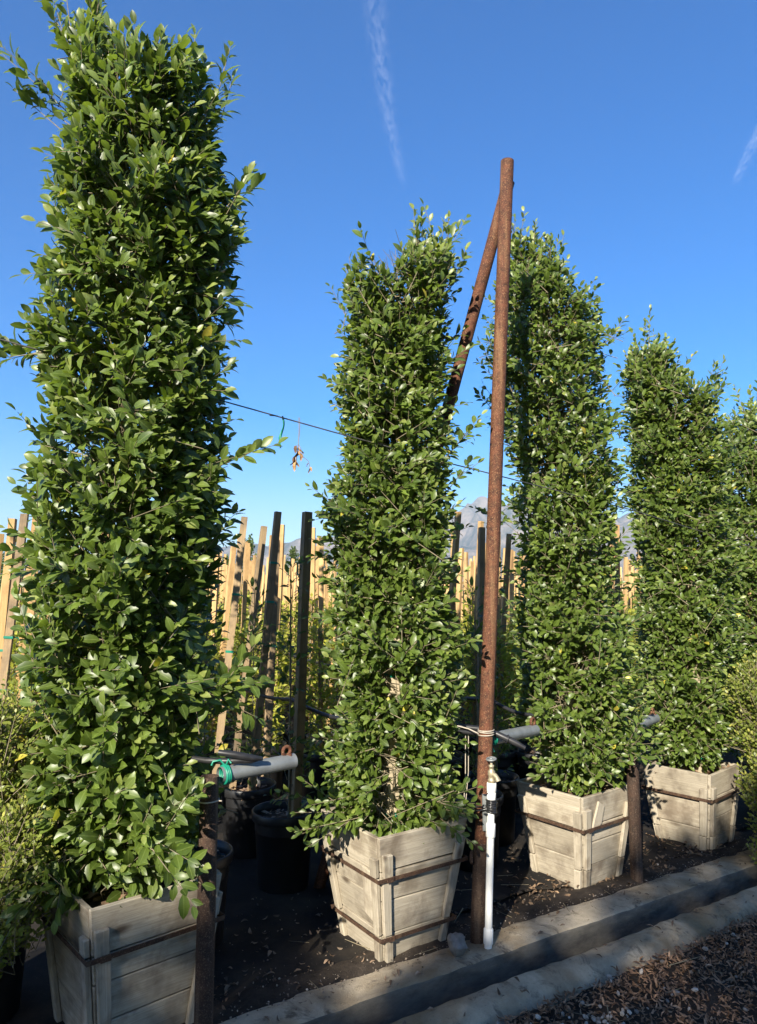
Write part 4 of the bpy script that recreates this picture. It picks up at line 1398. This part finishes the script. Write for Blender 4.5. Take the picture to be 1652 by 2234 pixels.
for i, (x, y, _) in enumerate(POTS):
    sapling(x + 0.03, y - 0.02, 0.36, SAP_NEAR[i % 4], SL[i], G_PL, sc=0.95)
# two golden stakes beside the tall post and some at the left edge
for (x, y, tx, ty, tz, ties, lab) in ((0.73, 4.78, 0.80, 4.85, 2.05, (0.42, 0.78, 1.5), 'golden stake with green ties just right of the tall rusty post'),
                                      (0.69, 5.02, 0.745, 5.1, 2.06, (0.9,), 'shaded stake partly hidden just left of the tall rusty post'),
                                      (-2.20, 4.15, -2.105, 4.2, 2.06, (0.7, 1.0), 'broad stake nearest the left edge of the photo, shaded down one side'),
                                      (-2.36, 4.45, -2.33, 4.5, 2.06, (0.9,), 'stake cut by the left edge of the photo'),
                                      (-1.98, 3.95, -1.93, 4.0, 1.70, (0.85, 0.62), 'golden stake with two green ties, left of the tallest tree'),
                                      (-2.42, 5.0, -2.33, 5.05, 2.0, (0.9,), 'tilted stake between the two broad stakes at the left edge')):
    L = tz - 0.33
    me = stake_mesh('stake', L, 0.041, M['stake'] if 'shaded' not in lab else M['old_shaded_stake'])  # stakes called shaded get the darker wood, shade put into its colour
    stake(me, (x, y, 0.33), ((tx - x) / L, (ty - y) / L), random.uniform(0, 0.6), lab, G_ST, ties)

# the field beyond
cnt = 0
taken = [(a[0], a[1]) for a in NEARS] + [(a[0], a[1]) for a in POTS]
for row in range(26):
    v = 4.35 + row * 0.52
    for k in range(-60, 90):
        u = k * 0.46 + (row % 2) * 0.23 + random.uniform(-0.10, 0.10)
        p = uv(u, v + random.uniform(-0.07, 0.07))
        if p.y < 3.9 or abs(p.x / p.y) > 0.56: continue
        if p.y < 5.5 and -1.35 < p.x < 0.1: continue
        if p.y > 12.2: continue
        if any((p.x - a) ** 2 + (p.y - b) ** 2 < 0.085 for a, b in taken): continue
        # keep the brace foot clear
        cnt += 1
        lx_, ly_ = random.gauss(0.028, 0.028), random.gauss(0.0, 0.03)
        z0 = 0.30
        so = link('wooden_stake', STK[cnt % 8], None, (p.x, p.y, z0), lean_rot(lx_, ly_, random.uniform(-0.2, 0.9)))
        tag(so, 'golden wooden stake among the many in the rows behind the boxed trees', 'stake', G_ST)
        sapling(p.x + random.uniform(-.05, .05), p.y - random.uniform(0.03, 0.07), 0.34, SAP[cnt % 9], 'yellow-green young plant trained up a stake in the rows behind the boxed trees', G_PL, sc=random.uniform(0.82, 1.08))
        if p.y < 6.6:
            pot(p.x, p.y, 'black nursery pot in the shadowy rows under the staked young plants', 'black nursery pots in the rows', chips=False)
# far rows merge into one mass
mbf = MB()
for row in range(22):
    for k in range(-50, 80):
        p = uv(k * 0.34 + random.uniform(-.12, .12), 9.5 + row * 0.45 + random.uniform(-.1, .1))
        if p.y < 12.25 or p.y > 19 or abs(p.x / p.y) > 0.56: continue
        hgt = random.uniform(1.85, 2.3)
        dx_, dy_ = random.gauss(0.03, 0.03) * hgt, random.gauss(0, 0.03) * hgt
        w = 0.020
        mbf.hexa([(p.x - w, p.y - w, 0), (p.x + w, p.y - w, 0), (p.x + w, p.y + w, 0), (p.x - w, p.y + w, 0), (p.x + dx_ - w, p.y + dy_ - w, hgt), (p.x + dx_ + w, p.y + dy_ - w, hgt), (p.x + dx_ + w, p.y + dy_ + w, hgt), (p.x + dx_ - w, p.y + dy_ + w, hgt)])
tag(mbf.build('far_stakes', M['stake_far']), kind='stuff')
n = 26000
py = rng.uniform(12.0, 17.0, n); px = rng.uniform(-0.56, 0.56, n) * py
pos = np.stack([px, py, rng.uniform(0.3, 1.42, n)], 1)
sel = lownoise(pos * np.array([1, 1, 0.3]), 6.0, 2.0) > -0.25
pos = pos[sel]; n = len(pos)
o = link('far_saplings', leaf_mesh('far_saplings', ST, SF, pos, frames(rng.normal(0, 1, (n, 3)), np.array([[0, -0.5, 0.8]]) + rng.normal(0, .4, (n, 3))), rng.uniform(0.05, 0.10, n), leaf_cols(n, (0.20, 0.23, 0.034), (0.42, 0.42, 0.06), np.zeros(n), (0, 0, 0), 0), M['young_leaf'], 1.2))
o['kind'] = 'stuff'
print('field units', cnt)

# irrigation lines across the rows
def hose(pts, label, r=0.011):
    mb = MB()
    P = [Vector(p) for p in pts]
    out = []
    for a, b in zip(P, P[1:]):
        for i in range(8):
            s = i / 8
            out.append(a.lerp(b, s) - Vector((0, 0, 0.03 * math.sin(s * math.pi))))
    out.append(P[-1])
    mb.tube(out, r, 8)
    tag(mb.build('irrigation_hose', M['hose']), label, 'hose', 'black irrigation lines across the rows')


hose([(-1.7, 6.0, 1.02), (-0.96, 4.80, 0.998), (-0.50, 4.22, 0.975), (-0.05, 3.62, 0.955)], 'black irrigation line crossing the stakes between the first two trees')
hose([(0.2, 5.2, 0.96), (0.69, 4.42, 0.94), (0.93, 4.05, 0.915)], 'black irrigation line right of the rusty post')
hose([(-0.9, 6.6, 1.05), (0.1, 5.1, 1.02), (0.45, 4.6, 1.0)], 'black irrigation line behind the notched tree')
hose([(-2.6, 4.2, 0.80), (-1.9, 3.6, 0.86), (-1.5, 3.2, 0.84)], 'black irrigation line at the left edge behind the small-leaved shrub')

# ------------------------------------------------------------------ small-leaved shrubs at both edges
def shrub(label, base, blobs, n, leaf, cols, pot_at=None):
    root = empty('small_leaved_shrub', base)
    tag(root, label, 'shrub')
    B = np.array(base)
    w = np.array([b[3] * b[4] * b[5] for b in blobs]) ** 0.7
    which = rng.choice(len(blobs), n, p=w / w.sum())
    bl = np.array(blobs)[which]
    d = nrm(rng.normal(0, 1, (n, 3)))
    rad = rng.uniform(0.45, 1.02, n) ** 0.6
    tip = bl[:, :3] + d * bl[:, 3:6] * rad[:, None]
    dr = nrm(d * 0.8 + np.array([0, 0, 0.7]) + rng.normal(0, 0.4, (n, 3)))
    base_ = tip - dr * rng.uniform(0.10, 0.24, n)[:, None]
    pos, ld, nn, sz, yo, idx = leaves_on(base_, tip, 0.0125, leaf, young=0.6, spread=1.0)
    nn = nrm(0.6 * nn + 0.8 * np.array(TO_SUN))
    c = leaf_cols(len(pos), cols[0], cols[1], yo, cols[2], 0.004)
    fo = link('foliage', leaf_mesh('foliage', RT, RF, pos - B, frames(ld, nn), sz, c, M['small_leaf']), root)
    fo['kind'] = 'stuff'
    cc = np.array([base]) + np.array([[0, 0, 0.30]])
    inner = base_ * 0.35 + 0.65 * (cc + np.array([[0, 0, 0.25]]))
    tb = np.vstack([base_, inner]); tt = np.vstack([tip, base_])
    tw = link('twigs', twig_mesh('twigs', tb - B, tt - B, np.concatenate([np.full(n, 0.0018), np.full(n, 0.0028)]), M['twig']), root)
    tw['kind'] = 'stuff'
    return root


BX = ((0.12, 0.155, 0.028), (0.27, 0.30, 0.058), (0.42, 0.40, 0.10))
shrub('bushy yellow-green small-leaved shrub at the left edge, in front of the tallest tree', (-1.44, 2.72, 0.1),
      [(-1.42, 2.68, 1.02, 0.22, 0.22, 0.27), (-1.50, 2.75, 0.72, 0.30, 0.28, 0.28), (-1.26, 2.56, 0.74, 0.17, 0.17, 0.18), (-1.40, 2.62, 0.50, 0.26, 0.24, 0.18)], 1600, 0.021, BX)
shrub('loose small-leaved shrub overhanging the kerb at the right edge, beside the farthest box', (2.52, 4.42, 0.0),
      [(2.44, 4.52, 0.84, 0.30, 0.24, 0.36), (2.42, 4.38, 0.42, 0.28, 0.22, 0.32), (2.32, 4.26, 0.17, 0.20, 0.14, 0.17), (2.68, 4.50, 0.60, 0.32, 0.26, 0.45), (2.36, 4.46, 1.02, 0.22, 0.2, 0.2)], 1700, 0.024, ((0.09, 0.125, 0.024), (0.24, 0.27, 0.052), (0.42, 0.38, 0.09)))
pot(-1.50, 2.86, 'black pot under the left small-leaved shrub', 'black nursery pots behind the wooden boxes')
pot(2.55, 4.50, 'black pot under the right small-leaved shrub', 'black nursery pots behind the wooden boxes')

# ------------------------------------------------------------------ trees beyond the field
def far_tree(x, y, h, w, label, seed):
    root = empty('distant_tree', (x, y, 0))
    tag(root, label, 'tree', 'trees beyond the staked field')
    n = 420
    z = h * (0.12 + 0.88 * np.power(rng.random(n), 0.9))
    a = rng.uniform(0, 6.28, n)
    prof = np.interp(z / h, [0.1, 0.3, 0.6, 0.85, 1.0], [0.75, 1.0, 0.85, 0.45, 0.06]) * w
    rr = prof * rng.uniform(0.5, 1.0, n) * (1 + 0.25 * np.sin(a * 3 + z * 4 + seed))
    tip = np.stack([rr * np.cos(a), rr * np.sin(a), z], 1)
    base = tip - nrm(np.stack([np.cos(a), np.sin(a), np.full(n, 1.3)], 1)) * 0.28
    pos, ld, nn, sz, yo, idx = leaves_on(base, tip, 0.05, 0.085, young=0.2)
    c = leaf_cols(len(pos), (0.035, 0.065, 0.02), (0.085, 0.125, 0.035), yo, (0.16, 0.20, 0.06), 0)
    link('crown', leaf_mesh('crown', ST, SF, pos, frames(ld, nn), sz, c, M['leaf'], 1.3), root)
    mb = MB(); mb.tube([(0, 0, 0), (0.02, 0, h * .5), (0, 0, h * .9)], [0.06, 0.045, 0.01], 8)
    mb.build('trunk', M['trunk'], root)


for i, (px, yy, h, w, lab) in enumerate(((545, 17, 2.95, 0.52, 'broad conical tree beyond the stakes, left of the others'), (640, 18, 2.72, 0.60, 'pointed tree beyond the stakes, between the two dark front stakes'), (702, 17, 2.45, 0.45, 'small tree beyond the stakes beside the notched tree'),
                                         (495, 20, 2.6, 0.6, 'dark tree beyond the stakes by the tallest tree'), (30, 15, 2.9, 0.42, 'narrow tree beyond the stakes at the left edge'), (0, 18, 2.7, 0.5, 'tree beyond the stakes cut by the left edge'), (1027, 19, 2.2, 0.5, 'low tree beyond the stakes left of the rusty post'),
                                         (1112, 20, 2.1, 0.5, 'low tree beyond the stakes right of the rusty post'), (590, 24, 2.3, 0.6, 'faint low tree beyond the stakes'), (850, 20, 2.6, 0.6, 'tree behind the notched tree'), (1395, 22, 2.0, 0.6, 'low tree beyond the stakes between the two right trees'))):
    far_tree((px - 826) / 1549 * yy, yy, h, w, lab, i)

# ------------------------------------------------------------------ litter on the ground
CURL = LT.copy()
CURL[:, 2] += 0.06 * np.sin(CURL[:, 1] * 3.0) + 1.4 * CURL[:, 0] ** 2


def litter(name, N, pu, pv, pz, size, c0, c1, tilt=0.35, tpl=CURL, fcs=LF, w=1.0, pale=0.02):
    pos = np.stack([U.x * pu + V.x * pv, U.y * pu + V.y * pv, pz], 1)
    ld = nrm(np.stack([rng.normal(0, 1, N), rng.normal(0, 1, N), rng.normal(0, tilt, N)], 1))
    nn = np.array([[0, 0, 1.0]]) * np.where(rng.random((N, 1)) < 0.5, 1, -1) + rng.normal(0, tilt, (N, 3))
    a = rng.random((N, 1))
    col = np.array([c0]) * (1 - a) + np.array([c1]) * a
    pl = rng.random(N) < pale
    col[pl] = col[pl] * 1.9
    o = link(name, leaf_mesh(name, tpl, fcs, pos, frames(ld, nn), size, col, M['dry'], w))
    o['kind'] = 'stuff'
    return o


N = 26000
pu = rng.uniform(0.2, 5.2, N)
pv = 2.262 - np.power(rng.random(N), 1.15) * 1.45
keep = rng.random(N) < 1 - 0.7 * np.exp(-((pu - 2.15) ** 2 / 0.05 + (pv - 2.02) ** 2 / 0.01))
pu, pv = pu[keep], pv[keep]; N = len(pu)
litter('fallen_leaves', N, pu, pv, -0.072 + rng.uniform(0.004, 0.036, N), rng.uniform(0.012, 0.040, N), (0.13, 0.072, 0.042), (0.40, 0.245, 0.145), 0.36, w=0.62)
N = 800      # kerb top, edges of the fabric and around the boxes
pu = rng.uniform(0.6, 5.0, N)
pv = np.where(rng.random(N) < 0.75, 2.74 + np.abs(rng.normal(0, 0.13, N)), rng.uniform(2.30, 2.66, N))
pz = np.where(pv > 2.70, 0.020, np.where(pv > 2.53, 0.030, -0.008))
ok = ~((pv > 2.41) & (pv < 2.55))
pu, pv, pz = pu[ok], pv[ok], pz[ok]; N = len(pu)
litter('scattered_leaves', N, pu, pv, pz, rng.uniform(0.010, 0.040, N), (0.075, 0.05, 0.034), (0.26, 0.18, 0.12), 0.22, w=0.7)
N = 300      # drifts of leaves between the boxes
cu = rng.choice([2.62, 2.95, 3.35, 3.55, 3.95, 4.2], N); cv = rng.choice([2.86, 2.95, 3.15], N)
pu = cu + rng.normal(0, 0.16, N); pv = np.maximum(2.68, cv + rng.normal(0, 0.10, N))
litter('leaf_drift', N, pu, pv, 0.018 + rng.uniform(0, 0.02, N), rng.uniform(0.015, 0.045, N), (0.085, 0.055, 0.035), (0.30, 0.20, 0.12), 0.4)
N = 130      # a few on the black fabric
pu = rng.uniform(0.6, 3.0, N); pv = rng.uniform(2.8, 3.7, N)
litter('fabric_litter', N, pu, pv, np.full(N, 0.026), rng.uniform(0.012, 0.042, N), (0.08, 0.06, 0.045), (0.22, 0.17, 0.12), 0.2)
N = 1600      # crumbs of bark and grit
pu = rng.uniform(0.6, 4.6, N); pv = np.where(rng.random(N) < .6, 2.68 + np.abs(rng.normal(0, .09, N)), rng.uniform(2.56, 3.5, N))
litter('bark_crumbs', N, pu, pv, np.full(N, 0.026), rng.uniform(0.005, 0.014, N), (0.10, 0.075, 0.055), (0.34, 0.28, 0.22), 0.5, ST, SF, 1.5)

# pale gravel among the leaves
ico = bmesh.new()
bmesh.ops.create_icosphere(ico, subdivisions=1, radius=1)
IV = np.array([tuple(v.co) for v in ico.verts]); IF = [tuple(v.index for v in f.verts) for f in ico.faces]
ico.free()
IV4 = np.concatenate([IV * np.array([1, 0.8, 0.62]), np.zeros((len(IV), 1))], 1)


def gravel(name, pu, pv, pz, size):
    N = len(pu)
    pos = np.stack([U.x * pu + V.x * pv, U.y * pu + V.y * pv, pz], 1)
    F = frames(rng.normal(0, 1, (N, 3)), np.array([[0, 0, 1.0]]) + rng.normal(0, .5, (N, 3)))
    a = rng.random((N, 1))
    col = np.array([[0.20, 0.17, 0.14]]) * (1 - a) + np.array([[0.50, 0.44, 0.37]]) * a
    tpl = IV4.copy()
    tpl[:, :3] *= (1 + rng.uniform(-0.22, 0.22, (len(IV), 1)))
    me = leaf_mesh(name, tpl, IF, pos, F, size, col, M['pebble'])
    me.polygons.foreach_set('use_smooth', np.zeros(len(me.polygons), dtype=bool))
    o = link(name, me); o['kind'] = 'stuff'


N = 300
pu = np.concatenate([rng.normal(2.13, 0.15, 150), rng.uniform(1.2, 5.0, N - 150)])
pv = np.concatenate([rng.normal(2.03, 0.06, 150), 2.25 - rng.uniform(0, 1.0, N - 150) ** 1.2])
gravel('gravel', pu, np.minimum(pv, 2.25), -0.052 + rng.uniform(0, 0.016, N), rng.uniform(0.005, 0.0155, N))
N = 60
gravel('grit', rng.uniform(0.6, 4.4, N), 2.72 + np.abs(rng.normal(0, 0.1, N)), np.full(N, 0.022), rng.uniform(0.002, 0.008, N))

# fallen twigs
N = 70
pu = rng.uniform(0.7, 4.8, N); pv = np.where(rng.random(N) < .5, rng.uniform(1.3, 2.24, N), rng.uniform(2.68, 3.2, N)); pz = np.where(pv > 2.5, 0.028, -0.04)
a = np.stack([U.x * pu + V.x * pv, U.y * pu + V.y * pv, pz], 1)
d = nrm(np.stack([rng.normal(0, 1, N), rng.normal(0, 1, N), rng.normal(0, .08, N)], 1))
o = link('fallen_twigs', twig_mesh('fallen_twigs', a, a + d * rng.uniform(0.06, 0.2, N)[:, None], rng.uniform(.0012, .003, N), M['twig'], 4))
o['kind'] = 'stuff'

# ------------------------------------------------------------------ shade trees across the drive, behind the viewer
HD = 2.73 + 6.2                                        # from the hedge to the planted row
HS = HD * SUN_S.dot(U) / SUN_S.dot(V)                  # sideways drift of its shadow
HB = HD / SUN_S.dot(V) * math.tan(SUN_EL)              # drop of the sun's ray on the way


def hedge_top(u):
    """uneven top of the merged crowns; the table gives shade height against the place along the planted row"""
    P = [(-6, 0.3), (-0.9, 0.62), (0.4, 0.58), (0.95, 0.44), (1.30, 0.0), (1.62, -0.12), (1.93, -0.16), (2.04, 0.16), (2.11, 0.46), (2.24, 0.46), (2.36, 0.16), (2.6, 0.06), (2.8, 0.05), (3.3, 0.15), (3.6, 0.30), (4.1, 0.15), (4.6, 0.28), (6, 0.45), (18, 0.4)]
    return HB + float(np.interp(u + HS, [p[0] for p in P], [p[1] for p in P])) + 0.07 * mnoise.noise(Vector((u * 4, 0, 3)))


N = 90000
pu = rng.uniform(-15.5, 3.5, N)
pv = -6.2 + rng.normal(0, 0.55, N)
tops = np.array([hedge_top(x) for x in np.linspace(-16, 4, 400)])
tu = np.interp(pu + (-6.2 - pv) * SUN_S.dot(U) / SUN_S.dot(V), np.linspace(-16, 4, 400), tops)
# a leaf further from the planted row must sit higher to reach the same sight line to the sun
tu = tu + (-6.2 - pv) * math.tan(SUN_EL) / SUN_S.dot(V)
pz = 1.2 + (tu - 1.2) * np.power(rng.random(N), 0.75)
P3 = np.stack([pu, pv * 0.4, pz], 1)
nz = lownoise(P3, 1.5, 2.0) + 0.7 * lownoise(P3, 3.7, 5.0)
pe = pu + HS + (-6.2 - pv) * SUN_S.dot(U) / SUN_S.dot(V)
thin = (pe > 2.35) & (pe < 4.9) & (pz > HB - 0.6)
keep = (nz > np.where(thin, -0.05, -0.62)) | ((pz > tu - 0.12) & ~thin)
pu, pv, pz = pu[keep], pv[keep], pz[keep]
pos = np.stack([U.x * pu + V.x * pv, U.y * pu + V.y * pv, pz], 1)
# gaps between the sprays that let single sun flecks through
ts = np.array(TO_SUN)
ok = np.ones(len(pos), bool)
for g in [(1.749, 3.575, -0.06), (1.362, 3.288, -0.06), (1.428, 3.068, -0.06), (1.764, 3.847, -0.06), (0.975, 3.693, 0.03), (-0.14, 2.964, 0.03), (0.642, 3.762, 0.02), (1.089, 3.635, -0.05), (-0.89, 2.72, 0.412), (-0.7, 2.72, 0.164), (-0.62, 2.68, 0.617), (-0.758, 2.78, 0.426)]:
    d = pos - np.array(g)
    off = np.linalg.norm(d - np.outer(d @ ts, ts), axis=1)
    ok &= off > (0.075 if g[2] < 0 else 0.095)
pos, pu = pos[ok], pu[ok]
TU = (-14.2, -10.9, -7.6, -4.3, -1.0, 2.2)
own = np.argmin(np.abs(pu[:, None] - np.array(TU)[None]), 1)
for i, u0 in enumerate(TU):
    c = uv(u0, -6.2)
    root = empty('shade_tree', (c.x, c.y, -0.09))
    tag(root, 'leafy shade tree across the drive behind the viewer', 'tree', 'tall shade trees across the drive')
    pp = pos[own == i] - np.array([c.x, c.y, -0.09])
    n = len(pp)
    F = frames(rng.normal(0, 1, (n, 3)), np.array([[0.1, -0.3, 0.8]]) + rng.normal(0, .6, (n, 3)))
    col = leaf_cols(n, (0.04, 0.07, 0.02), (0.09, 0.13, 0.035), np.zeros(n), (0.1, 0.1, 0.1), 0)
    link('crown', leaf_mesh('crown', ST, SF, pp, F, rng.uniform(0.09, 0.20, n), col, M['leaf'], 1.3), root)
    mb = MB()
    mb.tube([(0, 0, -0.1), (0.1, 0, 1.5), (0, 0.1, 3.5), (0, 0, 6.0)], [0.22, 0.18, 0.12, 0.03], 10)
    for k in range(9):
        a = k * 2.4
        z = 1.2 + 0.45 * k
        mb.tube([(0, 0, z), (0.7 * math.cos(a), 0.4 * math.sin(a), z + .5), (1.4 * math.cos(a), 0.6 * math.sin(a), z + 1.1)], [0.08, 0.05, 0.015], 7)
    mb.build('trunk', M['trunk'], root)
